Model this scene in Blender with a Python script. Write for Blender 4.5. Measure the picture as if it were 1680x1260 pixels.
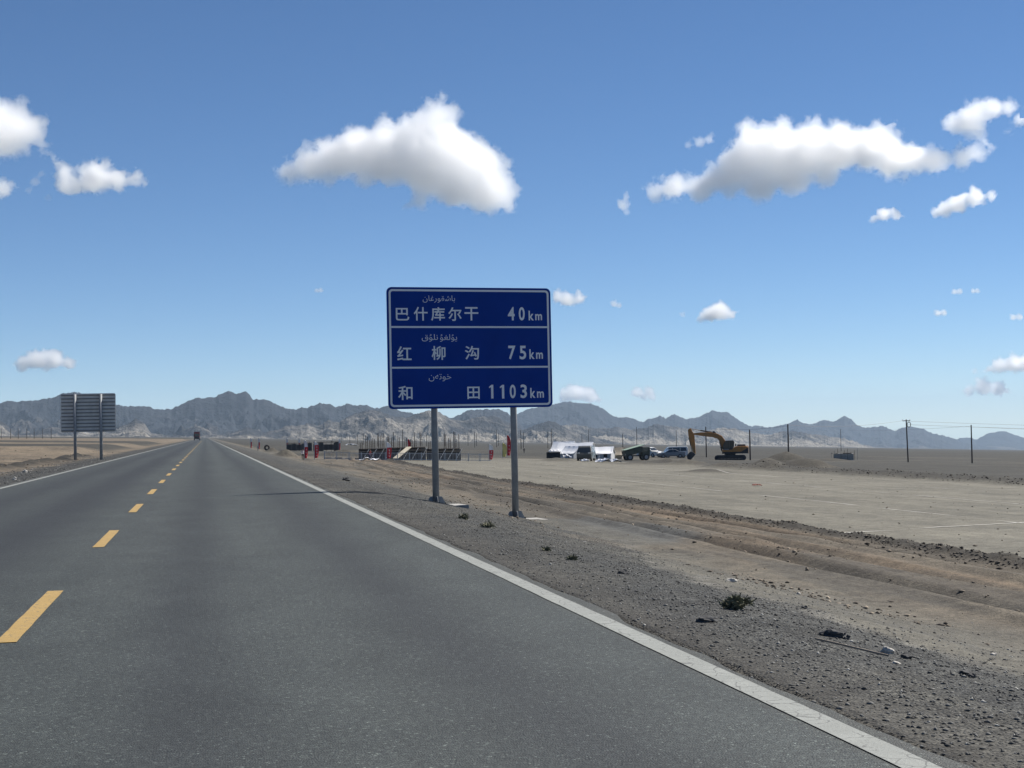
import bpy, bmesh, math, random
import numpy as np
from mathutils import Vector, Matrix

sc = bpy.context.scene
for _o in list(bpy.data.objects):
    bpy.data.objects.remove(_o)
COL = sc.collection
R = math.radians
rng = np.random.default_rng(7)
random.seed(7)

# ------------------------------------------------------------------ camera
FPX, CW, CH = 2600.0, 1680.0, 1260.0          # focal length in photograph pixels
HCAM = 1.42
ROLL = R(1.12)
cam_d = bpy.data.cameras.new('camera')
cam = bpy.data.objects.new('camera', cam_d)
COL.objects.link(cam)
sc.camera = cam
cam_d.sensor_width = 36.0
cam_d.lens = FPX / CW * 36.0
cam_d.clip_start = 0.1
cam_d.clip_end = 120000.0
cam.location = (0, 0, HCAM)


def aim():
    """Turn the camera so that the road direction +Y vanishes at pixel (337, 717)."""
    def turn(yaw, pitch):
        return (Matrix.Rotation(yaw, 4, 'Z') @ Matrix.Rotation(R(90) + pitch, 4, 'X') @ Matrix.Rotation(-ROLL, 4, 'Z')).to_euler()

    def vanish(e):
        v = e.to_matrix().transposed() @ Vector((0, 1, 0))
        return np.array([CW / 2 + FPX * v.x / -v.z, CH / 2 - FPX * v.y / -v.z])

    q, h = np.array([R(-11.0), R(2.0)]), 1e-4
    for _ in range(20):
        a = vanish(turn(*q))
        J = np.stack([(vanish(turn(q[0] + h, q[1])) - a) / h, (vanish(turn(q[0], q[1] + h)) - a) / h], 1)
        q = q + np.linalg.solve(J, np.array([337.0, 717.0]) - a)
    cam.rotation_euler = turn(*q)


aim()
CM = np.array(cam.rotation_euler.to_matrix())


def ray(px, py):
    v = CM @ np.array([(px - CW / 2) / FPX, -(py - CH / 2) / FPX, -1.0])
    return v / v[1]                                   # per metre of +Y


# ------------------------------------------------------------------ light
SUN_EL, SUN_AZ = R(47.5), R(68.5)                     # azimuth from +Y towards +X
world = bpy.data.worlds.new('World')
sc.world = world
world.use_nodes = True
wn = world.node_tree
sky = wn.nodes.new('ShaderNodeTexSky')
sky.sky_type = 'NISHITA'
sky.sun_disc = False
sky.sun_elevation = SUN_EL
sky.sun_rotation = SUN_AZ
sky.altitude = 3500.0
sky.air_density = 0.92
sky.dust_density = 0.0
sky.ozone_density = 4.0
sat = wn.nodes.new('ShaderNodeHueSaturation')              # the clear, deep blue of thin high-altitude air
sat.inputs['Saturation'].default_value = 1.10
wn.links.new(sky.outputs[0], sat.inputs['Color'])
wn.links.new(sat.outputs[0], wn.nodes['Background'].inputs[0])
wn.nodes['Background'].inputs[1].default_value = 0.064
sun_d = bpy.data.lights.new('sun', 'SUN')
sun_d.energy = 5.0
sun_d.angle = R(0.53)
sun_d.color = (1.0, 0.95, 0.88)
sun = bpy.data.objects.new('sun', sun_d)
COL.objects.link(sun)
SDIR = Vector((math.sin(SUN_AZ) * math.cos(SUN_EL), math.cos(SUN_AZ) * math.cos(SUN_EL), math.sin(SUN_EL)))
sun.rotation_euler = SDIR.to_track_quat('Z', 'Y').to_euler()
sun.location = (0, 0, 200)

sc.render.engine = 'CYCLES'
cy = sc.cycles
cy.use_denoising = True
cy.max_bounces = 40
cy.diffuse_bounces = 3
cy.glossy_bounces = 3
cy.transmission_bounces = 4
cy.volume_bounces = 32
cy.transparent_max_bounces = 16
cy.volume_step_rate = 1.3
cy.sample_clamp_indirect = 4.0
vs = sc.view_settings
vs.view_transform = 'Standard'
vs.look = 'None'
vs.gamma = 1.0
vs.use_curve_mapping = False
vs.exposure = 0.7


# ------------------------------------------------------------------ noise
def _hash(ix, iy, seed):
    h = (ix.astype(np.int64) * 374761393 + iy.astype(np.int64) * 668265263 + seed * 1442695041) & 0x7fffffff
    h = ((h ^ (h >> 13)) * 1274126177) & 0x7fffffff
    h = (h ^ (h >> 16)) & 0xffff
    return h / 65535.0


def vnoise(x, y, seed=0):
    x = np.asarray(x, float)
    y = np.asarray(y, float)
    ix, iy = np.floor(x), np.floor(y)
    fx, fy = x - ix, y - iy
    fx = fx * fx * fx * (fx * (fx * 6 - 15) + 10)
    fy = fy * fy * fy * (fy * (fy * 6 - 15) + 10)
    a = _hash(ix, iy, seed)
    b = _hash(ix + 1, iy, seed)
    c = _hash(ix, iy + 1, seed)
    d = _hash(ix + 1, iy + 1, seed)
    return (a * (1 - fx) + b * fx) * (1 - fy) + (c * (1 - fx) + d * fx) * fy


def fbm(x, y, octv=4, seed=0, rough=0.5):
    t, a, n = 0.0, 1.0, 0.0
    for k in range(octv):
        t = t + a * vnoise(x * 2 ** k + 17.3 * k, y * 2 ** k - 9.1 * k, seed + k)
        n += a
        a *= rough
    return t / n


def ridged(x, y, octv=4, seed=0, rough=0.5):
    t, a, n = 0.0, 1.0, 0.0
    for k in range(octv):
        v = 1 - np.abs(2 * vnoise(x * 2 ** k + 5.7 * k, y * 2 ** k + 3.9 * k, seed + k) - 1)
        t = t + a * v * v
        n += a
        a *= rough
    return t / n


def sstep(e0, e1, x):
    t = np.clip((np.asarray(x, float) - e0) / (e1 - e0), 0, 1)
    return t * t * (3 - 2 * t)


# ------------------------------------------------------------------ the lie of the land
LINE_C, LINE_R, LINE_L = -1.395, 2.86, -6.02           # painted lines, metres beside the camera
ASPH_R, ASPH_L = 3.03, -6.30


def land(x, y):
    """Height of the land without small relief: the road is level, the plain falls to the right."""
    x = np.asarray(x, float)
    y = np.asarray(y, float)
    toe = np.interp(x, [3.0, 3.7, 4.3, 5.67, 7.6, 8.3, 9.2], [-0.005, -0.015, -0.06, -0.34, -0.78, -0.90, -0.93])
    plain = -0.60 - 0.0357 * np.minimum(x, 9500)
    zr = np.where(x < 9.2, toe, plain)
    hb = -0.40 + 0.90 * sstep(158, 173, y + 6 * (fbm(x / 14, y * 0 + 3.3, 3, 5) - 0.5))
    zl_plain = hb - 0.027 * (np.maximum(x, -4000) + 9)
    s = sstep(-9.5, -14.5, x)
    zl = -0.02 * sstep(-6.4, -8.0, x) * 1.0 + 0.0
    zl = zl * (1 - s) + zl_plain * s
    z = np.where(x > 0, zr, zl)
    return z


def hit(px, py, lo=4.0, hi=9000.0):
    """Where the ray of a photograph pixel meets the land."""
    v = ray(px, py)
    ys = np.geomspace(lo, hi, 6000)
    d = HCAM + v[2] * ys - land(v[0] * ys, ys)
    k = np.argmax(d < 0)
    if d[k] >= 0:
        k = len(ys) - 1
    y = ys[k]
    return float(v[0] * y), float(y)


BERM = [(26 * 0 - 60, 13.6), (10, 13.5), (26.6, 13.7), (38.5, 13.9), (60, 14.2), (104, 15.3), (148, 17.2), (175, 19.5)]


def berm_x(y):
    return np.interp(y, [b[0] for b in BERM], [b[1] for b in BERM])


MOUNDS = []                                           # (x, y, rx, ry, h)


def mound_px(px, py, wpx, hpx, ry=None, y=None):
    if y is None:
        x, y = hit(px, py)
    else:
        x = ray(px, py)[0] * y
    s = y / FPX
    MOUNDS.append((x, y, wpx * s / 2 * 1.1, ry or wpx * s / 2, hpx * s * 1.35))


mound_px(470, 750, 34, 9, 2.0)
mound_px(447, 742, 22, 5, 2.5)
mound_px(408, 733, 16, 5, 3)
for a in [(1185, 768, 60, 5, 4), (1222, 767, 50, 4.5, 3), (1290, 764, 90, 15, 5), (1335, 769, 80, 11, 4), (1262, 766, 60, 10, 4), (1130, 764, 70, 7, 4), (1095, 760, 60, 5, 4),
          (1255, 772, 90, 6, 3), (1160, 775, 80, 4, 2.5), (915, 757, 60, 4, 3), (1050, 762, 70, 3, 3), (1370, 757, 70, 4, 3), (1300, 768, 60, 6, 3), (560, 747, 90, 6, 3)]:
    mound_px(*a)


def relief(x, y):
    """Small real relief: windrows, ruts, mounds, bumps."""
    bx = berm_x(y) + 0.5 * (fbm(y / 6.0, x * 0, 3, 11) - 0.5)
    d = x - bx
    on = sstep(182, 172, y)
    clod = 0.75 + 0.9 * fbm(x * 2.2, y * 2.2, 3, 21) - 0.25
    h = on * clod * (0.10 + 0.13 * fbm(y / 5.0, x * 0 + 7, 3, 13)) * np.exp(-(d / 0.30) ** 2)
    # ruts and wheel tracks beside the windrow
    q = d + 0.35 * (fbm(x * 0.15, y / 30.0, 2, 31) - 0.5) * 2
    rut = 0.07 * np.sin(q * 5.1 + 2.0 * fbm(x * 0.1, y / 40, 2, 33) * 3) + 0.05 * np.sin(q * 9.7 + 1.3)
    h += on * rut * sstep(-4.8, -3.6, d) * sstep(-0.25, -0.7, d)
    # a second pair of wheel tracks sweeping across the strip
    for off in (0.0, 1.9):
        tw = x - (9.2 + off + 1.9 * np.sin(y / 34.0 + 0.6))
        h += on * sstep(8.6, 9.4, x) * sstep(-0.3, -0.8, d) * (-0.05 * np.exp(-(tw / 0.22) ** 2) + 0.03 * np.exp(-((np.abs(tw) - 0.38) / 0.13) ** 2))
    soil = sstep(8.0, 9.2, x) * sstep(-0.4, -1.2, d)
    h += soil * (0.10 * (fbm(x / 0.9, y / 14.0, 4, 41) - 0.5) + 0.02 * (ridged(x / 0.6, y / 16.0, 3, 43) - 0.4))
    # pad: almost flat
    pad = sstep(0.5, 1.2, d) * sstep(45.5, 44.0, x) * sstep(186, 178, y)
    h += pad * 0.03 * (fbm(x / 2.0, y / 9.0, 3, 51) - 0.5)
    # far windrow on the other side of the pad
    d2 = x - (45.3 + 2.2 * (fbm(y / 22.0, x * 0, 2, 61) - 0.5))
    h += sstep(140, 125, y) * (0.55 + 0.5 * fbm(x, y / 3, 3, 63)) * (0.55 * np.exp(-(d2 / 1.0) ** 2)) * sstep(30, 45, y)
    # plain
    pl = sstep(46, 52, x) + sstep(180, 200, y) * sstep(9, 12, x)
    far = np.clip(pl, 0, 1)
    h += far * (0.22 * (fbm(x / 7.0, y / 7.0, 4, 71) - 0.5) + 0.5 * (fbm(x / 45.0, y / 45.0, 3, 73) - 0.5))
    # gravel slope
    g = sstep(3.3, 4.2, x) * sstep(9.0, 8.2, x)
    h += g * 0.06 * (fbm(x / 0.5, y / 0.5, 3, 81) - 0.5)
    # left side
    lf = sstep(-8.6, -10.5, x)
    h += lf * (0.15 + 0.85 * sstep(185, 150, y)) * (0.30 * (fbm(x / 3.0, y / 4.0, 4, 91) - 0.5) + 0.18 * (ridged(x / 6.0, y / 2.2, 3, 93) - 0.45) + 0.3 * (fbm(x / 30, y / 30, 2, 95) - 0.5))
    dl = x + 9.9 + 1.6 * (fbm(y / 12.0, x * 0, 3, 97) - 0.5)
    h += sstep(70, 85, y) * sstep(150, 135, y) * 0.30 * np.exp(-(dl / 0.6) ** 2) * (0.3 + fbm(x, y / 4, 2, 99))
    for (mx, my, rx, ry, mh) in MOUNDS:
        e = ((x - mx) / rx) ** 2 + ((y - my) / ry) ** 2
        m = e < 4
        if np.ndim(x) == 0:
            if m:
                h += mh * np.exp(-1.6 * e) * 1.15
        else:
            w = np.where(m, np.exp(-1.6 * np.minimum(e, 4)) - math.exp(-6.4), 0)
            h += mh * w * 1.15 * (0.75 + 0.5 * fbm(x / 0.8, y / 0.8, 3, 77))
    return h


def G(x, y):
    return float(land(x, y) + relief(np.array([float(x)]), np.array([float(y)]))[0])


ORD = 'first second third fourth fifth sixth seventh eighth ninth tenth eleventh twelfth thirteenth fourteenth fifteenth sixteenth seventeenth eighteenth nineteenth twentieth twenty-first'.split()


# ------------------------------------------------------------------ helpers
def tag(o, label=None, cat=None, group=None, kind=None):
    if label:
        o['label'] = label
    if cat:
        o['category'] = cat
    if group:
        o['group'] = group
    if kind:
        o['kind'] = kind
    return o


def empty(name, loc, rz=0.0, label=None, cat=None, group=None):
    o = bpy.data.objects.new(name, None)
    COL.objects.link(o)
    o.location = loc
    o.rotation_euler = (0, 0, rz)
    o.empty_display_size = 0.2
    return tag(o, label, cat, group)


class MB:
    """Collects shapes and links them as one mesh object."""

    def __init__(self):
        self.v, self.f, self.mi, self.m = [], [], [], 0

    def add(self, verts, faces):
        b = len(self.v)
        self.v += [tuple(map(float, p)) for p in verts]
        for f in faces:
            self.f.append([b + i for i in f])
            self.mi.append(self.m)
        return self

    def box(self, c, s, rot=None):
        sx, sy, sz = s[0] / 2, s[1] / 2, s[2] / 2
        pts = [Vector((a * sx, b * sy, d * sz)) for a in (-1, 1) for b in (-1, 1) for d in (-1, 1)]
        if rot is not None:
            pts = [rot @ p for p in pts]
        c = Vector(c)
        return self.add([p + c for p in pts], [(0, 1, 3, 2), (4, 6, 7, 5), (0, 4, 5, 1), (2, 3, 7, 6), (0, 2, 6, 4), (1, 5, 7, 3)])

    def rbox(self, c, s, bev=0.03, rot=None):
        """Box with chamfered edges."""
        bm = bmesh.new()
        bmesh.ops.create_cube(bm, size=1.0)
        for v in bm.verts:
            v.co = Vector((v.co.x * s[0], v.co.y * s[1], v.co.z * s[2]))
        bmesh.ops.bevel(bm, geom=list(bm.edges), offset=bev, segments=2, affect='EDGES', profile=0.6)
        bm.verts.ensure_lookup_table()
        pts = [v.co.copy() for v in bm.verts]
        if rot is not None:
            pts = [rot @ p for p in pts]
        self.add([p + Vector(c) for p in pts], [[v.index for v in f.verts] for f in bm.faces])
        bm.free()
        return self

    def tube(self, a, b, r, n=8, r2=None):
        a, b = Vector(a), Vector(b)
        r2 = r if r2 is None else r2
        q = (b - a).to_track_quat('Z', 'Y')
        ring = [Vector((math.cos(2 * math.pi * k / n), math.sin(2 * math.pi * k / n), 0)) for k in range(n)]
        pts = [a + q @ (p * r) for p in ring] + [b + q @ (p * r2) for p in ring]
        fs = [(k, (k + 1) % n, n + (k + 1) % n, n + k) for k in range(n)]
        fs += [list(range(n))[::-1], list(range(n, 2 * n))]
        return self.add(pts, fs)

    def prism(self, poly, d0, d1):
        """Polygon in the (u, z) plane with depth from d0 to d1 along Y."""
        n = len(poly)
        pts = [(p[0], d0, p[1]) for p in poly] + [(p[0], d1, p[1]) for p in poly]
        fs = [list(range(n)), list(range(n, 2 * n))[::-1]]
        fs += [(k, n + k, n + (k + 1) % n, (k + 1) % n) for k in range(n)]
        return self.add(pts, fs)

    def build(self, name, mat, parent=None, smooth=False, bevel=0.0):
        me = bpy.data.meshes.new(name)
        me.from_pydata(self.v, [], self.f)
        for m in (mat if isinstance(mat, (list, tuple)) else [mat]):
            me.materials.append(m)
        if any(self.mi):
            me.polygons.foreach_set('material_index', self.mi)
        bm = bmesh.new()
        bm.from_mesh(me)
        bmesh.ops.recalc_face_normals(bm, faces=bm.faces)
        if bevel:
            es = [e for e in bm.edges if len(e.link_faces) == 2 and e.calc_face_angle(0) > 0.6]
            bmesh.ops.bevel(bm, geom=es, offset=bevel, segments=1, affect='EDGES')
        bm.to_mesh(me)
        bm.free()
        if smooth:
            for p in me.polygons:
                p.use_smooth = True
        o = bpy.data.objects.new(name, me)
        COL.objects.link(o)
        o.parent = parent
        return o


def copy_tree(o, parent=None):
    c = o.copy()
    COL.objects.link(c)
    c.parent = parent
    for ch in list(o.children):
        copy_tree(ch, c)
    return c


# ------------------------------------------------------------------ materials
def nodes_of(m):
    m.use_nodes = True
    return m.node_tree


def mat(name, col, rough=0.7, metal=0.0, var=0.12, scale=6.0, bump=0.0, bscale=40.0, spec=0.5, dirt=None, coat=0.0):
    """Paint, metal, cloth: base colour with uneven tone, a little dirt and fine relief."""
    m = bpy.data.materials.new(name)
    t = nodes_of(m)
    b = t.nodes['Principled BSDF']
    tc = t.nodes.new('ShaderNodeTexCoord')
    n = t.nodes.new('ShaderNodeTexNoise')
    n.inputs['Scale'].default_value = scale
    n.inputs['Detail'].default_value = 6
    n.inputs['Roughness'].default_value = 0.65
    t.links.new(tc.outputs['Object'], n.inputs['Vector'])
    r = t.nodes.new('ShaderNodeValToRGB')
    c = np.array(col, float)
    d = np.array(dirt, float) if dirt is not None else c * (1 - 2.2 * var)
    e = r.color_ramp.elements
    e[0].position, e[1].position = 0.3, 0.62
    e[0].color = (*np.clip(d, 0, 1), 1)
    e[1].color = (*np.clip(c * (1 + var * 0.5), 0, 1), 1)
    t.links.new(n.outputs['Fac'], r.inputs['Fac'])
    t.links.new(r.outputs['Color'], b.inputs['Base Color'])
    b.inputs['Roughness'].default_value = rough
    b.inputs['Metallic'].default_value = metal
    b.inputs['Specular IOR Level'].default_value = spec
    b.inputs['Coat Weight'].default_value = coat
    if bump:
        n2 = t.nodes.new('ShaderNodeTexNoise')
        n2.inputs['Scale'].default_value = bscale
        n2.inputs['Detail'].default_value = 4
        t.links.new(tc.outputs['Object'], n2.inputs['Vector'])
        bp = t.nodes.new('ShaderNodeBump')
        bp.inputs['Strength'].default_value = bump
        bp.inputs['Distance'].default_value = 0.02
        t.links.new(n2.outputs['Fac'], bp.inputs['Height'])
        t.links.new(bp.outputs['Normal'], b.inputs['Normal'])
    return m


def N(t, kind, **kw):
    n = t.nodes.new(kind)
    for k, v in kw.items():
        if k.startswith('_'):
            setattr(n, k[1:], v)
        else:
            n.inputs[k.replace('__', ' ')].default_value = v
    return n


def mth(t, op, a, b=None, c=None):
    n = t.nodes.new('ShaderNodeMath')
    n.operation = op
    for i, x in enumerate((a, b, c)):
        if x is None:
            continue
        if isinstance(x, (int, float)):
            n.inputs[i].default_value = x
        else:
            t.links.new(x, n.inputs[i])
    return n.outputs[0]


def ramp(t, fac, stops):
    n = t.nodes.new('ShaderNodeValToRGB')
    e = n.color_ramp.elements
    while len(e) < len(stops):
        e.new(0.5)
    for k, (p, c) in enumerate(stops):
        e[k].position = p
        e[k].color = (*c, 1) if len(c) == 3 else c
    t.links.new(fac, n.inputs['Fac'])
    return n.outputs['Color']


def mixc(t, fac, a, b, mode='MIX'):
    n = t.nodes.new('ShaderNodeMix')
    n.data_type = 'RGBA'
    n.blend_type = mode
    for s, x in ((0, fac), (6, a), (7, b)):
        if isinstance(x, (int, float)):
            n.inputs[s].default_value = x
        elif isinstance(x, tuple):
            n.inputs[s].default_value = (*x, 1)
        else:
            t.links.new(x, n.inputs[s])
    return n.outputs[2]


def noise_tex(t, vec, scale, detail=4, rough=0.55, stretch=None):
    if stretch:
        mp = N(t, 'ShaderNodeMapping')
        mp.inputs['Scale'].default_value = stretch
        t.links.new(vec, mp.inputs['Vector'])
        vec = mp.outputs[0]
    n = N(t, 'ShaderNodeTexNoise', Scale=scale, Detail=detail, Roughness=rough)
    t.links.new(vec, n.inputs['Vector'])
    return n.outputs['Fac']


def ground_material():
    m = bpy.data.materials.new('ground_soil_and_gravel')
    t = nodes_of(m)
    b = t.nodes['Principled BSDF']
    geo = N(t, 'ShaderNodeNewGeometry')
    pos = geo.outputs['Position']
    at = N(t, 'ShaderNodeAttribute', _attribute_name='albedo')
    am = N(t, 'ShaderNodeAttribute', _attribute_name='stony')
    big = noise_tex(t, pos, 0.35, 6, 0.6)
    mid = noise_tex(t, pos, 2.6, 6, 0.65)
    fine = noise_tex(t, pos, 17.0, 4, 0.65)
    c = mixc(t, 1.0, at.outputs['Color'], ramp(t, big, [(0.25, (0.72, 0.72, 0.72)), (0.75, (1.28, 1.26, 1.22))]), 'MULTIPLY')
    c = mixc(t, 1.0, c, ramp(t, mid, [(0.28, (0.68, 0.67, 0.66)), (0.5, (1, 1, 1)), (0.72, (1.3, 1.3, 1.28))]), 'MULTIPLY')
    c = mixc(t, 1.0, c, ramp(t, fine, [(0.3, (0.6, 0.6, 0.6)), (0.5, (1, 1, 1)), (0.7, (1.38, 1.38, 1.38))]), 'MULTIPLY')
    # stones: each cell its own tone
    vo = N(t, 'ShaderNodeTexVoronoi', Scale=48.0)
    t.links.new(pos, vo.inputs['Vector'])
    sep = N(t, 'ShaderNodeSeparateColor')
    t.links.new(vo.outputs['Color'], sep.inputs['Color'])
    tone = ramp(t, sep.outputs[0], [(0.0, (0.45, 0.45, 0.46)), (0.6, (0.95, 0.95, 0.95)), (0.88, (1.25, 1.25, 1.23)), (1.0, (2.3, 2.3, 2.2))])
    c = mixc(t, mth(t, 'MULTIPLY', am.outputs['Fac'], 0.8), c, mixc(t, 1.0, c, tone, 'MULTIPLY'))
    t.links.new(c, b.inputs['Base Color'])
    b.inputs['Roughness'].default_value = 0.95
    b.inputs['Specular IOR Level'].default_value = 0.25
    hgt = mth(t, 'ADD', mth(t, 'MULTIPLY', mid, 0.05), mth(t, 'MULTIPLY', fine, 0.016))
    st = mth(t, 'MULTIPLY', mth(t, 'SUBTRACT', 0.6, vo.outputs['Distance']), mth(t, 'MULTIPLY', am.outputs['Fac'], 0.028))
    hgt = mth(t, 'ADD', hgt, st)
    bp = N(t, 'ShaderNodeBump', Strength=0.9, Distance=1.0)
    t.links.new(hgt, bp.inputs['Height'])
    t.links.new(bp.outputs['Normal'], b.inputs['Normal'])
    return m


def asphalt_material():
    m = bpy.data.materials.new('asphalt')
    t = nodes_of(m)
    b = t.nodes['Principled BSDF']
    pos = N(t, 'ShaderNodeNewGeometry').outputs['Position']
    sx = N(t, 'ShaderNodeSeparateXYZ')
    t.links.new(pos, sx.inputs[0])
    x = sx.outputs['X']
    # wheel tracks and oil streaks along the lanes
    streak = noise_tex(t, pos, 1.0, 5, 0.6, (2.2, 0.035, 1))
    big = noise_tex(t, pos, 0.18, 5, 0.6, (1.0, 0.35, 1))
    patch = noise_tex(t, pos, 1.3, 5, 0.6, (1.0, 0.5, 1))
    wob = mth(t, 'ADD', x, mth(t, 'MULTIPLY', mth(t, 'SUBTRACT', big, 0.5), 1.0))

    def band(c0, w):
        dd = mth(t, 'DIVIDE', mth(t, 'SUBTRACT', wob, c0), w)
        return mth(t, 'POWER', 2.718, mth(t, 'MULTIPLY', mth(t, 'MULTIPLY', dd, dd), -1.0))
    oil = mth(t, 'ADD', mth(t, 'MULTIPLY', band(-4.6, 0.6), 0.75), mth(t, 'MULTIPLY', band(-2.85, 0.65), 1.1))
    oil = mth(t, 'ADD', oil, mth(t, 'ADD', mth(t, 'MULTIPLY', band(-0.15, 0.42), 0.62), mth(t, 'MULTIPLY', band(1.65, 0.42), 0.66)))
    oil = mth(t, 'MULTIPLY', oil, mth(t, 'ADD', 0.5, streak))
    base = ramp(t, big, [(0.2, (0.031, 0.0365, 0.0345)), (0.8, (0.049, 0.0560, 0.0525))])
    base = mixc(t, mth(t, 'MINIMUM', oil, 1.0), base, (0.018, 0.0205, 0.0215))
    base = mixc(t, 1.0, base, ramp(t, streak, [(0.25, (0.88, 0.88, 0.88)), (0.75, (1.12, 1.12, 1.12))]), 'MULTIPLY')
    base = mixc(t, 1.0, base, ramp(t, patch, [(0.3, (0.82, 0.82, 0.82)), (0.7, (1.16, 1.16, 1.16))]), 'MULTIPLY')
    vo = N(t, 'ShaderNodeTexVoronoi', Scale=95.0)
    t.links.new(pos, vo.inputs['Vector'])
    sep = N(t, 'ShaderNodeSeparateColor')
    t.links.new(vo.outputs['Color'], sep.inputs['Color'])
    base = mixc(t, 1.0, base, ramp(t, sep.outputs[0], [(0.0, (0.5, 0.5, 0.51)), (0.45, (0.92, 0.92, 0.92)), (0.90, (1.15, 1.15, 1.15)), (0.97, (1.8, 1.8, 1.75)), (1.0, (4.2, 4.2, 4.0))]), 'MULTIPLY')
    fine = noise_tex(t, pos, 30.0, 4, 0.7)
    base = mixc(t, 1.0, base, ramp(t, fine, [(0.32, (0.62, 0.62, 0.62)), (0.5, (1, 1, 1)), (0.7, (1.42, 1.42, 1.39))]), 'MULTIPLY')
    lane = mth(t, 'MULTIPLY', mth(t, 'MINIMUM', mth(t, 'MAXIMUM', mth(t, 'MULTIPLY', mth(t, 'SUBTRACT', -1.7, wob), 1.5), 0.0), 1.0), 0.34)
    base = mixc(t, lane, base, (0.024, 0.027, 0.028))
    # dust blown in from the verges
    dust = mth(t, 'MAXIMUM', mth(t, 'MULTIPLY', mth(t, 'SUBTRACT', x, 2.7), 1.6), mth(t, 'MULTIPLY', mth(t, 'SUBTRACT', -5.8, x), 1.6))
    dust = mth(t, 'MULTIPLY', mth(t, 'MINIMUM', mth(t, 'MAXIMUM', dust, 0.0), 1.0), mth(t, 'MULTIPLY', patch, 0.9))
    base = mixc(t, dust, base, (0.097, 0.088, 0.072))
    t.links.new(base, b.inputs['Base Color'])
    b.inputs['Roughness'].default_value = 0.72
    b.inputs['Specular IOR Level'].default_value = 0.35
    h = mth(t, 'ADD', mth(t, 'MULTIPLY', vo.outputs['Distance'], -0.006), mth(t, 'MULTIPLY', fine, 0.008))
    bp = N(t, 'ShaderNodeBump', Strength=0.8, Distance=1.0)
    t.links.new(h, bp.inputs['Height'])
    t.links.new(bp.outputs['Normal'], b.inputs['Normal'])
    return m


def paint_material(name, col, worn):
    """Road paint: cracked and rubbed through to the asphalt."""
    m = bpy.data.materials.new(name)
    t = nodes_of(m)
    b = t.nodes['Principled BSDF']
    pos = N(t, 'ShaderNodeNewGeometry').outputs['Position']
    wv = N(t, 'ShaderNodeVectorMath', _operation='ADD')
    nz = N(t, 'ShaderNodeTexNoise', Scale=6.0, Detail=3)
    t.links.new(pos, nz.inputs['Vector'])
    sc_ = N(t, 'ShaderNodeVectorMath', _operation='SCALE', Scale=0.12)
    t.links.new(nz.outputs['Color'], sc_.inputs[0])
    t.links.new(pos, wv.inputs[0])
    t.links.new(sc_.outputs[0], wv.inputs[1])
    vo = N(t, 'ShaderNodeTexVoronoi', _feature='DISTANCE_TO_EDGE', Scale=7.0)
    t.links.new(wv.outputs[0], vo.inputs['Vector'])
    crack = mth(t, 'LESS_THAN', vo.outputs['Distance'], 0.026)
    n1 = noise_tex(t, pos, 3.0, 5, 0.65)
    crack = mth(t, 'MULTIPLY', crack, mth(t, 'GREATER_THAN', n1, 0.47))
    n2 = noise_tex(t, pos, 45.0, 4, 0.7)
    chips = mth(t, 'MULTIPLY', mth(t, 'GREATER_THAN', n2, worn), 0.75)
    gone = mth(t, 'MINIMUM', mth(t, 'ADD', crack, chips), 1.0)
    c = np.array(col)
    base = ramp(t, n1, [(0.25, tuple(c * 0.78)), (0.75, tuple(c * 1.08))])
    base = mixc(t, mth(t, 'MULTIPLY', gone, 0.65), base, (0.065, 0.065, 0.062))
    t.links.new(base, b.inputs['Base Color'])
    b.inputs['Roughness'].default_value = 0.75
    bp = N(t, 'ShaderNodeBump', Strength=0.5, Distance=0.01)
    t.links.new(n2, bp.inputs['Height'])
    t.links.new(bp.outputs['Normal'], b.inputs['Normal'])
    return m


def rock_material(name, dark, pale, lo, hi, sc1=0.004):
    """Bare mountain rock: dark slate with pale scree fans, streaked down the slope."""
    m = bpy.data.materials.new(name)
    t = nodes_of(m)
    b = t.nodes['Principled BSDF']
    pos = N(t, 'ShaderNodeNewGeometry').outputs['Position']
    at = N(t, 'ShaderNodeAttribute', _attribute_name='scree')
    n1 = noise_tex(t, pos, sc1, 8, 0.62)
    n2 = noise_tex(t, pos, sc1 * 6, 6, 0.65)
    f = mth(t, 'ADD', at.outputs['Fac'], mth(t, 'ADD', mth(t, 'MULTIPLY', mth(t, 'SUBTRACT', n1, 0.5), 1.6), mth(t, 'MULTIPLY', mth(t, 'SUBTRACT', n2, 0.5), 0.9)))
    c = ramp(t, f, [(lo, dark), (hi, pale)])
    c = mixc(t, 1.0, c, ramp(t, n2, [(0.25, (0.7, 0.7, 0.7)), (0.75, (1.25, 1.25, 1.25))]), 'MULTIPLY')
    t.links.new(c, b.inputs['Base Color'])
    b.inputs['Roughness'].default_value = 0.95
    b.inputs['Specular IOR Level'].default_value = 0.1
    bp = N(t, 'ShaderNodeBump', Strength=1.0, Distance=1.0)
    t.links.new(mth(t, 'MULTIPLY', n2, 30.0), bp.inputs['Height'])
    t.links.new(bp.outputs['Normal'], b.inputs['Normal'])
    return m


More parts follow.
